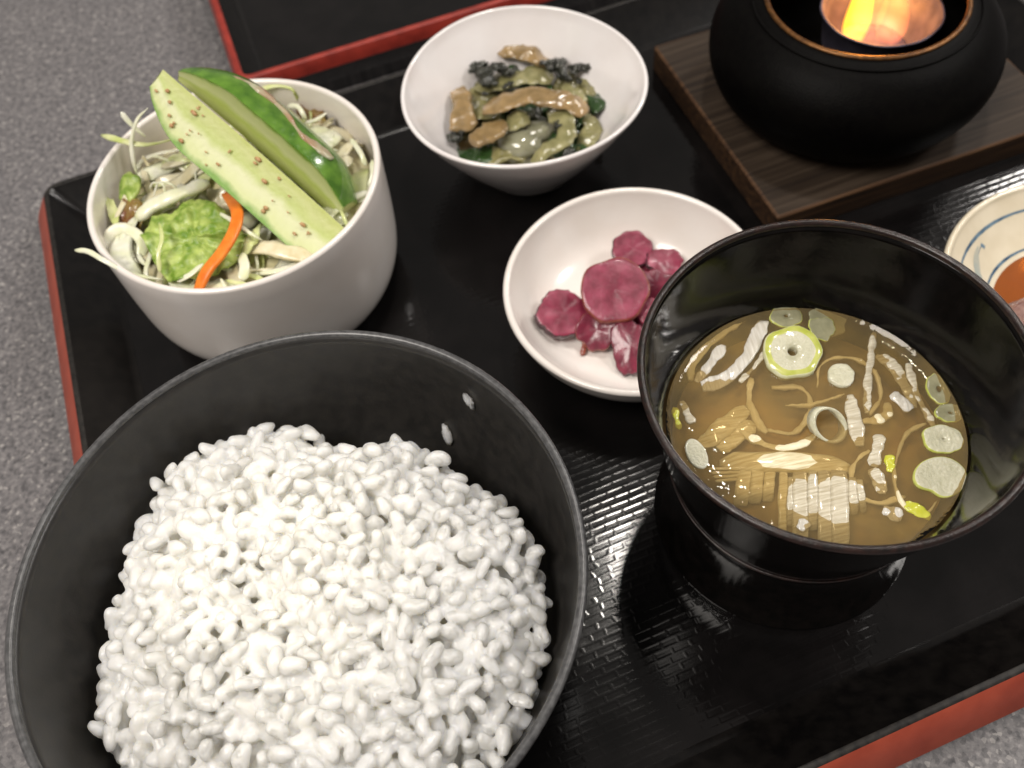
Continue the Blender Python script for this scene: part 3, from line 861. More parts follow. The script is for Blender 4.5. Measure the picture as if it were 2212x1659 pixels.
item("carrot_strip", "bright orange carrot strip curving down the front of the salad", "carrot",
     ribbon([R1(850, 745, 5.2), R1(905, 830, 5.65), R1(895, 930, 5.75), R1(830, 1050, 5.6), R1(750, 1150, 5.4), R1(700, 1260, 5.0)], .42, .16, n=26, taper=.8, sq=.5), M['carrot'])
item("lettuce_leaf", "bright green crinkled lettuce leaf in front of the cucumber", "lettuce",
     sheet([R1(*p) for p in ((490, 860, 5.2), (590, 825, 5.3), (690, 765, 5.35), (840, 830, 5.35), (930, 940, 5.3), (1000, 990, 5.0), (930, 1050, 5.0), (860, 1140, 5.0),
                             (740, 1175, 5.1), (570, 1205, 5.1), (485, 1120, 5.2), (440, 1030, 5.3), (405, 945, 5.2))], n_r=22, z_amp=.16, freq=3.0, seed=2, dome=.12, radial=.11, nn=120), M['lettuce'])
item("lettuce_leaf", "small bright green lettuce curl at the left wall of the cup", "lettuce",
     sheet([R1(*p) for p in ((300, 700, 5.0), (340, 640, 5.2), (400, 660, 5.3), (395, 740, 5.2), (340, 790, 5.1), (290, 770, 5.0))], n_r=8, z_amp=.2, freq=1.6, seed=5, dome=.2), M['lettuce'])
item("red_leaf", "dark red lettuce scrap by the cup's left wall", "lettuce",
     sheet([R1(*p) for p in ((290, 860, 4.9), (330, 780, 5.0), (400, 780, 5.0), (430, 880, 5.0), (370, 950, 4.9), (300, 920, 4.9))], n_r=8, z_amp=.25, freq=1.9, seed=7), M['redleaf'])
item("red_leaf", "brown red lettuce scrap near the far right rim", "lettuce",
     sheet([R1(*p) for p in ((1220, 300, 4.6), (1290, 245, 4.7), (1360, 320, 4.7), (1370, 400, 4.5), (1290, 400, 4.5), (1230, 380, 4.5))], n_r=8, z_amp=.25, freq=1.9, seed=11), M['redleaf'])
item("lettuce_leaf", "yellow green frilly leaf tip at the cup's left wall", "lettuce",
     sheet([R1(*p) for p in ((215, 760, 4.9), (260, 780, 5.0), (290, 850, 5.0), (280, 920, 4.9), (235, 860, 4.9))], n_r=6, z_amp=.15, freq=2, seed=13), M['cab_green'])
item("lettuce_leaf", "spiky pale green leaf tip right of the carrot strip", "lettuce",
     sheet([R1(*p) for p in ((900, 930, 5.1), (985, 950, 5.2), (1030, 900, 5.3), (1020, 980, 5.2), (960, 1060, 5.1), (890, 1040, 5.0))], n_r=6, z_amp=.2, freq=2, seed=15), M['cab_green'])
item("cabbage_chunk", "thick white cabbage rib lying left of the cucumber", "cabbage",
     ribbon([R1(385, 880, 5.1), R1(480, 800, 5.35), R1(620, 740, 5.5), R1(760, 690, 5.4)], .55, .3, n=18, bump=.06, seed=3, taper=.6), M['cabbage'])
item("cabbage_chunk", "pale cabbage slab at the front right below the cucumber", "cabbage",
     ribbon([R1(940, 1030, 4.9), R1(1080, 1030, 5.0), R1(1200, 1060, 4.95), R1(1310, 1080, 4.8)], .6, .2, n=18, bump=.06, seed=5, taper=.6), M['cab_dress'])
item("cabbage_chunk", "curled pale green cabbage piece at the cup's lower left wall", "cabbage",
     ribbon([R1(250, 1080, 4.6), R1(245, 960, 5.0), R1(330, 930, 5.15), R1(410, 1000, 5.0), R1(400, 1110, 4.7)], .4, .12, n=20, bump=.04, seed=6, up=(.3, -.6, .7)), M['cabbage'])
item("cabbage_chunk", "olive cabbage piece sunk beside the end of the cucumber", "cabbage",
     sheet([R1(*p) for p in ((1400, 800, 4.6), (1500, 770, 4.7), (1570, 790, 4.6), (1550, 870, 4.6), (1450, 860, 4.5))], n_r=6, z_amp=.12, freq=1.5, seed=23), M['cab_dress'])
strands = [
    ("thin cream shred arching up behind the cucumber's left side", 'cabbage', [(440, 300, 7.0), (385, 360, 6.9), (355, 470, 6.4), (365, 570, 5.9), (385, 650, 5.3)], .15),
    ("yellow green shred sticking out over the left rim", 'cab_green', [(195, 440, 6.1), (290, 465, 6.3), (400, 490, 6.2), (500, 480, 5.9), (590, 455, 5.5)], .22),
    ("pointed pale shred poking up at the far left rim", 'cabbage', [(300, 320, 6.6), (350, 380, 6.2), (430, 450, 5.6)], .2),
    ("long white shred hanging over the lower left rim", 'cabbage', [(60, 1042, 5.9), (130, 1050, 5.95), (220, 1100, 5.85), (350, 1165, 5.4), (520, 1195, 5.0)], .17),
    ("arched pale shred by the far rim behind the cucumber", 'cab_green', [(980, 240, 5.0), (1040, 200, 5.4), (1120, 180, 5.5), (1200, 200, 5.4), (1225, 260, 4.9)], .22),
    ("short white shred curl near the far right", 'cabbage', [(1170, 290, 5.1), (1220, 290, 5.2), (1250, 330, 5.1), (1265, 370, 4.8)], .2),
    ("small white shred tip by the brown red scrap", 'cabbage', [(1260, 380, 4.9), (1320, 360, 5.0), (1380, 320, 5.1)], .16),
    ("white shred against the cup's right wall", 'cabbage', [(1500, 460, 4.9), (1550, 530, 5.0), (1580, 600, 4.8)], .2),
    ("upright white shred at the cup's far right wall", 'cabbage', [(1610, 570, 5.1), (1615, 640, 5.1), (1600, 720, 4.8)], .2),
    ("cream shred crossing the front right of the carrot", 'cabbage', [(800, 840, 5.3), (900, 900, 5.5), (980, 955, 5.4), (1040, 990, 5.1)], .15),
    ("thin pale green shred lying over the lettuce leaf", 'cab_green', [(500, 900, 5.75), (515, 980, 5.8), (495, 1060, 5.7), (505, 1160, 5.3)], .14),
    ("flat white shred under the lower end of the carrot", 'cabbage', [(590, 1200, 5.1), (660, 1170, 5.3), (730, 1110, 5.4)], .24),
    ("yellowish shred along the front rim", 'cab_green', [(850, 1200, 5.0), (920, 1215, 5.1), (1010, 1225, 5.0), (1060, 1190, 4.9)], .15),
    ("white shred standing at the front rim", 'cabbage', [(820, 1190, 5.1), (840, 1230, 5.2), (850, 1262, 5.0)], .12),
    ("pale broad shred between carrot and front slab", 'cabbage', [(930, 1060, 5.1), (945, 1130, 5.15), (935, 1200, 5.0)], .35),
    ("fine cream loop above the white cabbage rib", 'cabbage', [(450, 720, 5.5), (470, 690, 5.75), (520, 700, 5.75), (530, 750, 5.5)], .09),
    ("second fine cream loop left of the cucumber", 'cabbage', [(470, 760, 5.4), (500, 690, 5.7), (570, 700, 5.7), (600, 740, 5.4)], .08),
]
for lab, mk, pts, w in strands:
    item("cabbage_shred", lab, "cabbage", ribbon([R1(*p) for p in pts], w, .07, n=22, seed=len(lab), bump=.02, twist=1.0), M[mk], "single cabbage shreds in the salad")
# the bed of shredded cabbage
bed = empty("shredded_cabbage", (SB[0], SB[1], .5), "bed of shredded cabbage in sesame dressing under the cucumber", "cabbage")
r_ = random.Random(21)
V, F = lathe([(.001, 4.5), (2.5, 4.5), (4.0, 4.35), (4.6, 4.1), (4.5, 2.5)], (SB[0], SB[1], 0), 48)
V = [np.array(v) + np.array((0, 0, .35 * nz(v, .9, 3))) for v in V]
M['bedbase'] = mat("dressing_soaked_salad", "#cdc598", "#dcd6b2", scale=1.8, rough=.35, coat=.3, bump=.05, bscale=3)
obj("dressing_pool", V, F, M['bedbase'], bed)
for k in range(150):
    a = r_.uniform(0, 6.283); rr_ = 4.35 * math.sqrt(r_.random()); c = np.array((SB[0] + rr_ * math.cos(a), SB[1] + rr_ * math.sin(a), 4.55 + .35 * nz((a, rr_, 0), .8, 1) + r_.uniform(-.25, .3)))
    L_ = r_.uniform(.6, 1.5); th = r_.uniform(0, 6.283); cu = r_.uniform(-.5, .5); d_ = np.array((math.cos(th), math.sin(th), 0)); s_ = np.array((-d_[1], d_[0], 0))
    P = [c - d_ * L_ + s_ * cu + np.array((0, 0, r_.uniform(-.3, .05))), c - d_ * L_ * .4, c + d_ * L_ * .4 + np.array((0, 0, r_.uniform(-.05, .2))), c + d_ * L_ + s_ * cu + np.array((0, 0, r_.uniform(-.35, .1)))]
    for p in P:
        q = p[:2] - np.array(SB); l = np.linalg.norm(q)
        if l > 4.55: p[:2] = np.array(SB) + q / l * 4.55
    V, F = ribbon(P, r_.choice((.12, .18, .25, .5, .8)), r_.uniform(.03, .07), n=12, seg=6, seed=k, twist=r_.uniform(-2, 2))
    obj("shred", V, F, M[r_.choice(('cabbage', 'cab_dress', 'cab_dress', 'cab_green', 'cabbage'))], bed)

r_ = random.Random(77)
for k in range(16):
    a = r_.uniform(0, 6.283); rr_ = 3.7 * math.sqrt(r_.random()); cx_, cy_ = SB[0] + rr_ * math.cos(a), SB[1] + rr_ * math.sin(a)
    q = r_.uniform(.45, .85); tz = r_.uniform(-.5, .5); ph = r_.uniform(0, 6.28)
    O = [(cx_ + q * r_.uniform(.7, 1.2) * math.cos(b_) , cy_ + q * r_.uniform(.5, .9) * math.sin(b_), 4.75 + .25 * tz * math.cos(b_ - ph) + r_.uniform(-.06, .06)) for b_ in np.linspace(0, 6.283, 9)[:-1]]
    V, F = sheet([np.array(p) for p in O], n_r=6, z_amp=.14, freq=2.0, seed=k, th=.06, dome=.15)
    obj("leaf_piece", V, F, M[r_.choice(('cabbage', 'cabbage', 'cab_green', 'cab_dress'))], bed)

# ------------------------------------------------------------------ simmered vegetables in the flared bowl
M['tan'] = mat("simmered_mushroom", "#7d6845", "#9c8259", scale=1.8, rough=.2, sss=.35, sssr=.2, coat=.5, bump=.03, bscale=3)
M['tan2'] = mat("amber_mushroom", "#7a6440", "#927a52", scale=1.8, rough=.2, sss=.35, sssr=.2, coat=.5, bump=.03, bscale=3)
M['palegreen'] = mat("pale_green_stem", "#77744c", "#979268", scale=2, rough=.22, sss=.35, sssr=.2, coat=.5, bump=.02, bscale=4)
M['seaweed'] = mat("blackish_seaweed", "#15160f", "#2c2e20", scale=5, rough=.25, coat=.4, bump=.05, bscale=8)
M['greenleaf'] = mat("dark_green_leaf", "#1f3714", "#36502a", scale=2, rough=.25, coat=.5)
M['olive'] = mat("olive_simmered_leaf", "#66623c", "#8a8458", scale=2, rough=.25, sss=.3, sssr=.15, coat=.5, bump=.03, bscale=4)
M['jelly'] = mat("translucent_grey_jelly", "#8d8c74", "#75745c", scale=1.5, rough=.1, sss=.6, sssr=.4, coat=.7)
M['greenbroth'] = liquid_material("green_grey_broth", "#45432c", "#7a7550", .7, ripple=.02)
def R2(x, y, z): return at(.2976 * x + 822.9, .2976 * y, z - .35)
V, F = lathe([(.001, 1.6), (1.5, 1.6), (2.72, 1.61), (2.84, 1.66)], GB + (0,), 64)
item("green_broth", "thin greenish broth pooled in the flared bowl", "broth", (V, F), M['greenbroth'])
def strip(lab, pts, w, th, mk, seed, name="mushroom_strip", cat="mushroom", bump=.14):
    item(name, lab, cat, ribbon([R2(*p) for p in pts], lambda k: w * (1.22 + .25 * math.sin(5 * k + seed)), th * .5, n=30, seg=18, bump=bump, seed=seed, taper=.4, twist=.5 * math.sin(seed * 2.1)), M[mk], None)
strip("tan mushroom strip at the top of the heap, far side", [(830, 270, 2.9), (900, 330, 3.1), (1020, 370, 3.1), (1130, 420, 3.0), (1240, 460, 2.7)], .95, .5, 'tan', 1)
strip("long tan mushroom strip lying across the middle of the heap", [(740, 800, 3.0), (900, 745, 3.25), (1080, 700, 3.35), (1280, 720, 3.3), (1400, 760, 3.1), (1500, 770, 2.9)], .92, .45, 'tan', 2)
strip("tan mushroom strip standing at the left of the heap", [(575, 640, 2.8), (590, 740, 2.9), (590, 850, 2.8), (620, 960, 2.5)], .80, .5, 'tan', 3)
strip("amber mushroom lobe at the lower left of the heap", [(670, 1060, 2.6), (730, 990, 2.8), (800, 950, 2.9), (880, 890, 2.8)], .78, .5, 'tan2', 4)
strip("pale mushroom wedge under the middle strip", [(890, 940, 2.6), (960, 900, 2.75), (1070, 830, 2.8)], .6, .35, 'palegreen', 5)
strip("small yellowish mushroom behind the left seaweed", [(700, 430, 2.5), (770, 420, 2.6), (830, 440, 2.5)], .6, .5, 'tan2', 6)
strip("pale green stem curling down at the right front", [(1220, 800, 2.8), (1330, 880, 2.9), (1335, 1000, 2.8), (1200, 1100, 2.6), (1100, 1190, 2.3)], .6, .35, 'palegreen', 7, "vegetable_stem", "vegetable")
strip("flat green grey leaf stem under the seaweed in the middle", [(680, 620, 2.6), (850, 600, 2.75), (1050, 560, 2.8), (1250, 540, 2.6)], .9, .3, 'palegreen', 8, "vegetable_stem", "vegetable")
strip("pale stem at the far right of the heap", [(1340, 430, 2.4), (1430, 480, 2.5), (1480, 580, 2.5), (1490, 680, 2.5)], .6, .3, 'palegreen', 9, "vegetable_stem", "vegetable")
strip("pale green stem right of the middle strip", [(1330, 610, 2.7), (1400, 680, 2.8), (1460, 760, 2.7)], .55, .3, 'palegreen', 10, "vegetable_stem", "vegetable")
strip("olive stem at the right front edge of the heap", [(1500, 820, 2.4), (1530, 920, 2.3), (1500, 1020, 2.2), (1430, 1100, 2.0)], .6, .35, 'palegreen', 17, "vegetable_stem", "vegetable")
strip("dark green leaf at the lower left in the broth", [(540, 1090, 1.9), (660, 1120, 2.1), (780, 1120, 2.1), (930, 1150, 1.9)], .75, .2, 'greenleaf', 11, "green_leaf", "leaf")
strip("dark green leaf at the right side of the heap", [(1490, 790, 2.3), (1545, 740, 2.5), (1600, 690, 2.4)], .7, .25, 'greenleaf', 12, "green_leaf", "leaf")
strip("dark green leaf edge at the left of the heap", [(640, 640, 2.3), (640, 560, 2.5), (690, 490, 2.5)], .5, .2, 'greenleaf', 13, "green_leaf", "leaf")
strip("dark green leaf in the shade at the right front", [(1380, 900, 2.2), (1430, 860, 2.4), (1480, 800, 2.4)], .7, .25, 'greenleaf', 14, "green_leaf", "leaf")
for k, (lab, c_, mk) in enumerate((("limp olive leaf bedded at the back of the heap", (900, 480), 'greenleaf'), ("limp olive leaf bedded at the left of the heap", (700, 760), 'olive'),
                                  ("limp olive leaf bedded at the right of the heap", (1380, 640), 'olive'), ("limp dark leaf bedded in the middle of the heap", (1050, 680), 'greenleaf'),
                                  ("limp olive leaf at the front of the heap near the rim", (900, 1040), 'olive'), ("limp dark leaf at the right front near the rim", (1380, 1020), 'greenleaf'))):
    r_ = random.Random(k + 50)
    O = [R2(c_[0] + 190 * r_.uniform(.7, 1.25) * math.cos(a_), c_[1] + 150 * r_.uniform(.6, 1.25) * math.sin(a_), (2.35 if c_[1] < 900 else 2.05) + r_.uniform(-.15, .15)) for a_ in np.linspace(0, 6.283, 10)[:-1]]
    item("limp_leaf", lab, "leaf", sheet(O, n_r=9, z_amp=.28, freq=1.9, seed=k + 3, th=.05, dome=.15), M[mk])
V, F = blob(R2(1020, 1040, 2.1), (.95, .75, .5), n=22, m=14, amp=.15, seed=3)
item("jelly_lump", "translucent grey jelly lump at the front of the bowl", "jelly", (V, F), M['jelly'])
V, F = blob(R2(1150, 950, 2.3), (.6, .5, .4), n=18, m=12, amp=.2, seed=6)
item("jelly_lump", "smaller grey jelly lump below the long mushroom strip", "jelly", (V, F), M['jelly'])
def seaweed(lab, pts, seed):
    VV, FF, off = [], [], 0; r_ = random.Random(seed)
    for (x, y, z, s) in pts:
        for q in range(7):
            c = R2(x + r_.uniform(-45, 45) * s, y + r_.uniform(-30, 30) * s, z + r_.uniform(-.08, .12))
            v, f = blob(c, (.22 * s * r_.uniform(.6, 1.4), .15 * s, .12 * s), n=10, m=8, amp=.55, freq=2.2, seed=r_.randrange(99), axis=(r_.uniform(-1, 1), r_.uniform(-1, 1), r_.uniform(-.4, .4)))
            VV += v; FF += [tuple(i + off for i in g) for g in f]; off += len(v)
    item("seaweed_tuft", lab, "seaweed", (VV, FF), M['seaweed'])
seaweed("black crinkled seaweed on the left of the heap", [(700, 490, 3.05, 1), (770, 520, 3.1, 1.1), (850, 500, 3.15, 1), (780, 585, 3.05, 1), (930, 510, 3.1, .8)], 1)
seaweed("black crinkled seaweed on the right of the heap", [(1220, 455, 3.1, .9), (1280, 480, 3.15, 1.1), (1340, 540, 3.1, 1), (1430, 500, 3.0, .8), (1500, 490, 2.9, .7)], 2)
seaweed("small black seaweed scrap below the middle strip", [(1115, 820, 3.1, .7), (1160, 860, 3.0, .4)], 3)
seaweed("small black seaweed scrap at the heap's lower left", [(545, 985, 2.5, .8), (510, 990, 2.4, .5)], 4)
seaweed("tiny dark seaweed bit above the long mushroom strip", [(900, 625, 3.1, .4), (940, 610, 3.1, .4)], 5)
seaweed("tiny dark seaweed bit left of the long mushroom strip", [(760, 680, 3.0, .4)], 7)
seaweed("tiny dark seaweed bit on the far right stem", [(1440, 590, 2.95, .4)], 8)
seaweed("dark seaweed fleck under the right front stem", [(1340, 1100, 2.5, .8)], 6)
seaweed("dark seaweed fleck inside the curl of the stem", [(1290, 900, 2.9, .6)], 9)

# ------------------------------------------------------------------ pickles
M['pick'] = mat("magenta_pickle", "#741c35", "#9d425b", scale=1.8, rough=.36, sss=.6, sssr=.3, coat=.12, bump=.012, bscale=9)
M['pick2'] = mat("deep_magenta_pickle", "#5e162a", "#842f45", scale=2.2, rough=.3, sss=.35, sssr=.25, coat=.25, bump=.012, bscale=9)
M['pickskin'] = mat("brown_pickle_skin", "#6e2a24", "#8f4a33", scale=3, rough=.3, coat=.4)
M['pickdark'] = mat("dark_wrinkled_pickle_skin", "#2c1418", "#57303a", scale=6, rough=.28, coat=.5, bump=.03, bscale=7)
def R3(x, y, z): return at(.3041 * x + 1047.4, .3041 * y + 373, z)
def pickle(lab, x, y, z, rx, ry, th, nrml, ms, seed, **kw):
    V, F, MI = slice_disc(R3(x, y, z), nrml, rx * .95, ry * .95, th, seed=seed, n=44, **kw)
    o = obj("pickle_slice", V, F, [M[k] for k in ms]); set_mi(o, MI)
    return tag(o, lab, "pickle")
pickle("largest round pickle slice lying on top of the heap", 920, 840, 2.0, 1.28, 1.25, .30, (-.05, -.35, .93), ('pick', 'pickskin'), 1, edge=.10, cup=.04)
pickle("pickle slice with a dark wrinkled edge at the left", 555, 1010, 1.25, 1.02, .95, .42, (.15, -.3, .9), ('pick', 'pickdark'), 2, edge=.12, waves=17, cup=.03)
pickle("small lobed pickle slice at the far end of the heap", 1045, 545, 1.55, .80, .74, .26, (.05, -.35, .9), ('pick', 'pickdark'), 3, edge=.14)
pickle("pickle slice tucked under the far small slice", 1060, 650, 1.1, .82, .7, .3, (.05, -.25, .95), ('pick2', 'pickskin'), 4, edge=.14)
pickle("brownish ruffled pickle slice at the upper right", 1270, 640, 1.3, .72, .6, .25, (.2, -.3, .9), ('pick', 'pickdark'), 5, edge=.15, waves=13, cup=.10)
pickle("glossy purple pickle slice beside the soup cup", 1210, 800, 1.45, .8, .6, .3, (.1, -.5, .85), ('pick2', 'pick2'), 6, edge=.3, cup=.1)
pickle("folded deep red pickle slice below the largest one", 800, 1120, 1.1, .86, .74, .45, (-.15, -.5, .85), ('pick2', 'pickskin'), 7, edge=.3, cup=.12)
pickle("dark red ruffled pickle slice at the front of the dish", 1040, 1240, 1.05, .72, 1.15, .4, (-.3, -.3, .9), ('pick2', 'pickdark'), 8, edge=.2, waves=15, cup=.12)
pickle("pale pink pickle piece half hidden by the soup cup", 1170, 990, 1.35, .55, .5, .3, (.0, -.3, .95), ('pick', 'pick'), 9, edge=.3)
pickle("pickle slice at the bottom of the heap under the largest", 880, 990, .85, 1.0, .85, .3, (0, -.1, 1), ('pick2', 'pickskin'), 10, edge=.2)
pickle("red pickle slice deep in the gap near the soup cup", 1150, 1120, .85, .8, .7, .3, (0, -.1, 1), ('pick2', 'pickskin'), 12, edge=.2)
item("pickle_scrap", "short brown pickle stem end at the front left", "pickle",
     ribbon([R3(700, 1160, 1.0), R3(708, 1220, .85), R3(700, 1260, .72), R3(690, 1300, .66)], lambda k: .16 + .06 * k, .14, n=12), M['pickskin'])

# ------------------------------------------------------------------ soup
SZ2 = 5.2
M['broth'] = liquid_material("clear_brown_broth", "#9c8a64", "#f3e8cc", .34, ripple=.016, var="#a58c5a", rs=4.0)
prof = [(.001, SZ2), (2.0, SZ2), (3.3, SZ2)] + [(3.55 + .40 * k / 10, SZ2 + .15 * (k / 10) ** 2.2) for k in range(11)]
V, F = lathe(prof, CB + (0,), 96)
br = item("soup_broth", "clear brown broth filling the black cup", "soup", (V, F), M['broth'])
M['cloud'] = mat("settled_broth_cloud", "#786c50", "#b08c56", scale=.55, rough=.9, spec=.0, contrast=(.3, .7), detail=5)
V, F = lathe([(.001, SZ2 - .5), (1.2, SZ2 - .46), (2.4, SZ2 - .5), (3.3, SZ2 - .62), (3.7, SZ2 - .75)], CB + (0,), 72)
obj("settled_cloud", V, F, M['cloud'], br)
M['leekw'] = fibre_material("white_leek_fibre", "#d0cabc", "#e6e1d6", per=15, alpha=.88)
M['leekw2'] = fibre_material("white_leek_fibre_across", "#c4b99e", "#e2dac4", axis_deg=90 - 5, per=13, alpha=.88)
M['leeky'] = fibre_material("steeped_leek_fibre", "#cfc094", "#efe4c2", axis_deg=90 - 5, per=11)
M['leekring'] = mat("leek_ring_flesh", "#cfcdb2", "#dddac2", scale=3, rough=.22, sss=.5, sssr=.2, coat=.7, bump=.035, bscale=12, alpha=.93)
M['leekskin'] = mat("pale_green_leek_skin", "#b7bf55", "#cdd079", scale=3, rough=.2, sss=.3, sssr=.15, coat=.6)
M['leekpale'] = mat("pale_outer_leek", "#cfd0a0", "#dcdcb8", scale=3, rough=.2, sss=.4, sssr=.2, coat=.6)
M['leekclear'] = mat("translucent_leek", "#9b9a7c", "#b0ae8e", scale=3, rough=.15, coat=.7, alpha=.75)
M['leeksub'] = mat("steeped_leek", "#ddd0a8", "#ece2c2", scale=2, rough=.3)
M['leekyel'] = mat("yellow_green_leek", "#c5c62e", "#d6d75a", scale=3, rough=.25, coat=.5, sss=.3, sssr=.15)
def R4(x, y, z): return at(.4895 * x + 1344, .4895 * y + 449.9, z)
def ring(lab, x, y, dz, rx, ry, th, hole, nrml, ms, seed, name="leek_ring", **kw):
    V, F, MI = slice_disc(R4(x, y, SZ2 + dz - .03), nrml, rx, ry, th, hole=hole, seed=seed, n=40, **kw)
    o = obj(name, V, F, [M[k] for k in ms]); set_mi(o, MI)
    return tag(o, lab, "leek")
ring("largest leek ring, thick and yellow green, floating near the far side", 748, 640, .16, .83, .80, .36, .16, (-.05, -.18, 1), ('leekring', 'leekpale', 'leekskin'), 1, edge=.12, band=True)
ring("small leek disc touching the far wall left of centre", 722, 478, .05, .47, .37, .14, .13, (0, -.2, 1), ('leekclear', 'leekskin'), 2, edge=.1)
ring("translucent leek disc beside the far wall, right one", 905, 495, .03, .56, .52, .08, .0, (.1, -.2, 1), ('leekclear', 'leekclear'), 3, edge=.2)
ring("inner translucent leek layer overlapping the far disc", 880, 530, .08, .40, .38, .07, .0, (.1, -.2, 1), ('leekclear', 'leekskin'), 4, edge=.3)
ring("small white round leek bead in the middle of the soup", 965, 740, .08, .36, .37, .2, .0, (0, -.1, 1), ('leekring', 'leekring'), 5, edge=.08)
ring("rightmost curled leek slice by the cup wall, upper lobe", 1395, 800, .04, .32, .48, .12, .2, (0, -.1, 1), ('leekclear', 'leekskin'), 6, edge=.15)
ring("curled leek slice by the right wall, lower lobe", 1445, 905, .04, .42, .27, .12, .15, (0, -.1, 1), ('leekclear', 'leekskin'), 7, edge=.15)
ring("oval grey white leek slice with a dark centre dot", 1415, 1020, .06, .54, .43, .14, .05, (0, -.1, 1), ('leekring', 'leekskin'), 8, edge=.12)
ring("heart shaped white leek slice at the right front", 1400, 1190, .07, .66, .60, .16, .0, (0, -.1, 1), ('leekring', 'leekskin'), 9, spin=.3,
     shape=lambda t: 1 - .28 * math.exp(-((t - 3.75) / .45) ** 2) + .06 * math.cos(2 * t))
ring("oval white leek slice against the left wall", 328, 1085, .05, .27, .46, .10, .0, (.1, -.1, 1), ('leekring', 'leekring'), 10, spin=.35)
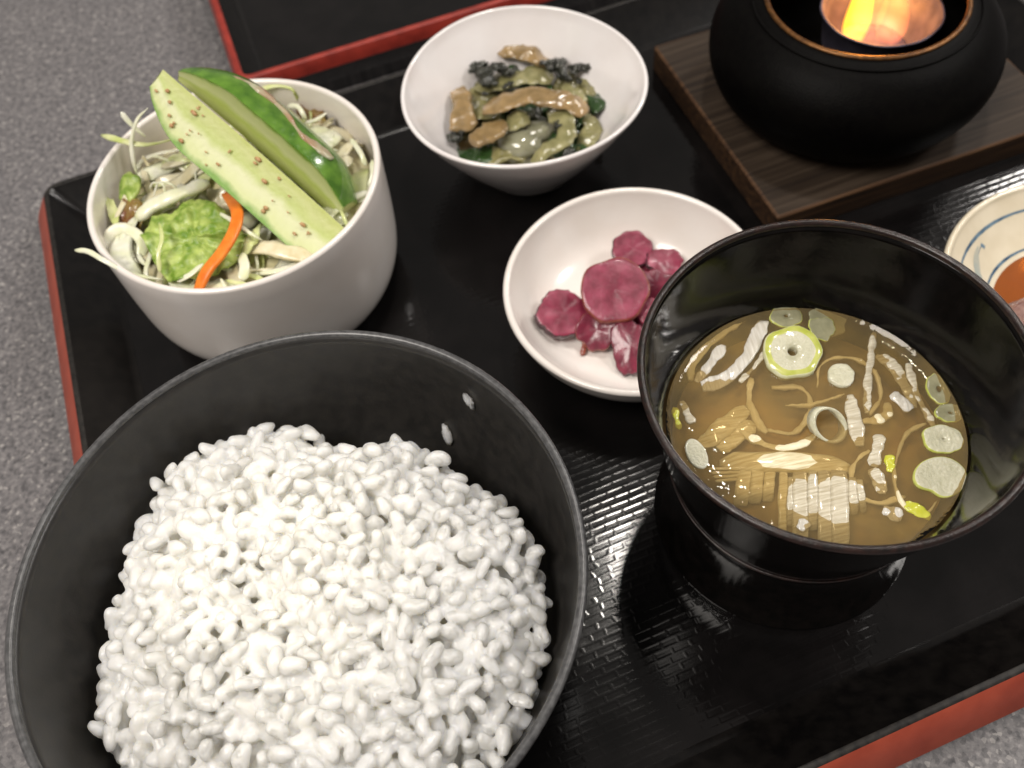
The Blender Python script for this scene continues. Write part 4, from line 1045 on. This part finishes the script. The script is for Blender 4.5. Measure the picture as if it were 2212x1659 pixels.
# a tilted hoop
c = R4(905, 955, SZ2 + .10)
hoop = []
hx, hy = nrm(R4(1000, 1010, SZ2) - R4(815, 900, SZ2)), None
hn = nrm(np.array((.25, -.6, .75))); hx = nrm(hx - hn * np.dot(hx, hn)); hy = np.cross(hn, hx)
hy = hy if hy[2] > 0 else -hy
V, F = [], []
for i in range(48):
    a = 2 * math.pi * i / 48
    for (dr, dn) in ((1, -.16), (1.0, .16), (.86, .16), (.86, -.16)):
        V.append(c + hx * .58 * dr * math.cos(a) + hy * .44 * dr * math.sin(a) + hn * dn)
for i in range(48):
    for j in range(4):
        j2 = (j + 1) % 4; i2 = (i + 1) % 48; F.append((i * 4 + j, i2 * 4 + j, i2 * 4 + j2, i * 4 + j2))
item("leek_hoop", "white leek hoop standing tilted in the middle of the soup", "leek", (V, F), M['leekring'])
shreds = [
    ("short white leek shred at the far left of the soup", 'leekw', [(450, 605, .05), (400, 670, .06), (325, 765, .03)], .30),
    ("widest white leek shred curving left of the large ring", 'leekw', [(620, 500, .08), (590, 580, .10), (530, 680, .08), (440, 760, .04), (350, 785, .02)], .42),
    ("thin leek edge beside the widest white shred", 'leekw2', [(635, 625, .06), (590, 690, .06), (520, 770, .04)], .16),
    ("straight narrow leek shred standing right of centre", 'leekw2', [(1113, 545, .03), (1098, 660, .04), (1083, 790, .04), (1078, 905, .02)], .2),
    ("broad fibrous leek shred in the centre right", 'leekw2', [(1000, 825, .06), (1025, 930, .07), (1048, 1050, .02)], .38),
    ("sunken leek shred slanting at the right far side", 'leekw2', [(1120, 650, -.06), (1190, 690, -.05), (1250, 790, -.08), (1290, 880, -.12)], .32),
    ("long thin leek shred leaning at the right side", 'leekw2', [(1265, 690, -.02), (1290, 790, -.02), (1330, 880, -.03), (1375, 960, -.05)], .22),
    ("silvery leek scrap right of centre", 'leekw', [(1190, 820, .05), (1230, 850, .06), (1275, 890, .04)], .3),
    ("silvery leek scrap with ragged end at the front right", 'leekw2', [(1135, 1000, .06), (1125, 1060, .06), (1105, 1140, .05)], .32),
    ("front right leek shred below the ragged scrap", 'leekw2', [(1100, 1150, .04), (1130, 1200, .02), (1150, 1260, -.03)], .36),
    ("pale square leek scrap near the front wall", 'leekw', [(1150, 1330, .03), (1190, 1345, .04), (1235, 1365, .03)], .4),
    ("yellow green leek stick at the front right", 'leekyel', [(1245, 1300, .05), (1290, 1330, .07), (1360, 1370, .03)], .28),
    ("tiny bright yellow green leek bit at the right", 'leekyel', [(1185, 1090, .05), (1183, 1120, .06), (1178, 1165, .03)], .26),
    ("white leek scrap floating at the left wall", 'leekw2', [(262, 850, .04), (285, 900, .05), (310, 950, .03)], .24),
    ("small yellow green leek corner at the left wall", 'leekyel', [(232, 880, .03), (242, 930, .05), (258, 975, .03)], .22),
    ("short leek scrap left of the front bundle's end", 'leekw', [(780, 1420, .03), (800, 1400, .04), (815, 1380, .03)], .3),
    ("dim brownish leek strand sunk along the far left wall", 'leeksub', [(645, 430, -.1), (520, 500, -.12), (400, 580, -.15), (310, 690, -.2), (300, 760, -.25)], .24),
    ("sunken leek stub left of the front bundle", 'leeky', [(550, 880, -.10), (480, 940, -.1), (400, 1010, -.12), (340, 1040, -.2)], .5),
    ("second sunken leek stub above the front bundle", 'leeky', [(580, 950, -.16), (500, 1010, -.16), (430, 1070, -.2)], .42),
    ("thin sunken leek strand between stub and hoop", 'leeksub', [(520, 980, -.06), (600, 1030, -.06), (700, 1060, -.05), (790, 1045, -.05), (860, 995, -.08)], .2),
    ("looped leek strand sunk below the large ring", 'leeksub', [(570, 750, -.2), (560, 850, -.2), (600, 950, -.22), (640, 990, -.25)], .18),
    ("round loop of leek sunk in the middle", 'leeksub', [(660, 790, -.35), (800, 800, -.35), (830, 900, -.35), (760, 990, -.35), (640, 980, -.35)], .14),
    ("fine leek loop around the white bead", 'leeksub', [(860, 790, -.1), (880, 690, -.1), (1000, 660, -.1), (1110, 720, -.12), (1140, 830, -.15), (1090, 910, -.15)], .1),
    ("leek strand joining the middle pieces, sunk", 'leeksub', [(720, 870, -.12), (820, 870, -.1), (920, 840, -.08), (980, 820, -.05)], .09),
    ("short sunken leek curl right of the broad shred", 'leeksub', [(1060, 940, -.08), (1120, 935, -.06), (1170, 905, -.1), (1165, 860, -.15)], .22),
    ("fine curling strand sunk near the heart slice", 'leeksub', [(1340, 950, -.1), (1260, 990, -.12), (1220, 1080, -.1), (1200, 1200, -.08), (1240, 1310, -.06), (1330, 1350, -.05), (1390, 1290, -.1)], .09),
    ("curled strand sunk by the bundle's right end", 'leeksub', [(1090, 1070, -.1), (1030, 1120, -.1), (1010, 1200, -.1), (1060, 1280, -.1), (1150, 1300, -.12), (1250, 1270, -.14)], .12),
]
for k, (lab, mk, pts, w) in enumerate(shreds):
    item("leek_shred", lab, "leek", ribbon([R4(x, y, SZ2 + (z - .065 if z > 0 else z * .8)) for x, y, z in pts], lambda q: w * (1 + .12 * math.sin(7 * q + k)), .09, n=34, seg=12, seed=k, bump=.07, taper=.6, sq=.6, twist=.5 * math.sin(k * 1.7)), M[mk], "leek shreds in the soup")
# the front bundle: a leek half sunk, cut into parallel leaves
bun = empty("leek_bundle", R4(800, 1250, SZ2 - .8), "sunken bundle of parallel pale leek leaves at the soup's front", "leek")
r_ = random.Random(5)
V, F = ribbon([R4(430, 1125, SZ2 - .28), R4(600, 1120, SZ2 - .12), R4(800, 1125, SZ2 - .10), R4(1010, 1150, SZ2 - .25)], .62, .25, n=24, seg=12, bump=.03, seed=3)
obj("folded_leaf", V, F, M['leeky'], bun)
for x0, x1, y0, y1, dz, w in ((545, 520, 1150, 1310, -.16, .40), (600, 585, 1150, 1300, -.10, .34), (655, 640, 1150, 1290, -.12, .30), (712, 705, 1150, 1440, -.10, .24), (742, 738, 1190, 1400, -.05, .15),
                       (785, 785, 1150, 1480, -.06, .42), (840, 842, 1160, 1420, -.03, .26), (890, 895, 1160, 1490, -.05, .38), (955, 965, 1160, 1490, -.03, .48), (1015, 1020, 1190, 1350, -.04, .24), (1045, 1065, 1200, 1340, -.05, .2)):
    V, F = ribbon([R4(x0, y0, SZ2 + dz - .04), R4((x0 * 2 + x1) / 3, (2 * y0 + y1) / 3, SZ2 + dz + .02), R4((x0 + 2 * x1) / 3, (y0 + 2 * y1) / 3, SZ2 + dz - .01), R4(x1, y1, SZ2 + dz - .28)], w, .13, n=20, seg=10, bump=.025, seed=int(x0), taper=.85, sq=.5)
    obj("leek_leaf", V, F, M['leekw2'] if dz > -.07 else M['leeky'], bun)
for k in range(4):
    V, F = ribbon([R4(380 + 10 * k, 1150 + 18 * k, SZ2 - .12), R4(450, 1150 + 17 * k, SZ2 - .1), R4(530, 1150 + 14 * k, SZ2 - .12)], .1, .06, n=12, seg=6, seed=k)
    obj("leek_fibre", V, F, M['leeky'], bun)

# ------------------------------------------------------------------ sauce and meat in the painted dish
M['soy'] = liquid_material("amber_soy_sauce", "#96581a", "#dca04a", .25, ripple=.004)
M['meat'] = mat("pinkish_brown_meat", "#6d4640", "#8d6a5e", scale=3.5, rough=.28, coat=.4, bump=.03, bscale=9)
zs = 1.12; rs = float(np.interp(zs, DZ, DR))
V, F = lathe([(.001, zs), (rs - .3, zs), (rs + .02, zs + .01)], DB + (0,), 72)
item("soy_sauce", "amber soy sauce pooled in the painted dish", "sauce", (V, F), M['soy'])
mc = at(2167 + 95, 637 + 75, 1.3)
V, F = blob(mc, (1.9, 1.5, .34), n=30, m=16, amp=.10, seed=4, axis=(.95, .3, 0))
item("meat_slice", "pinkish brown slice lying in the soy sauce", "meat", (V, F), M['meat'])
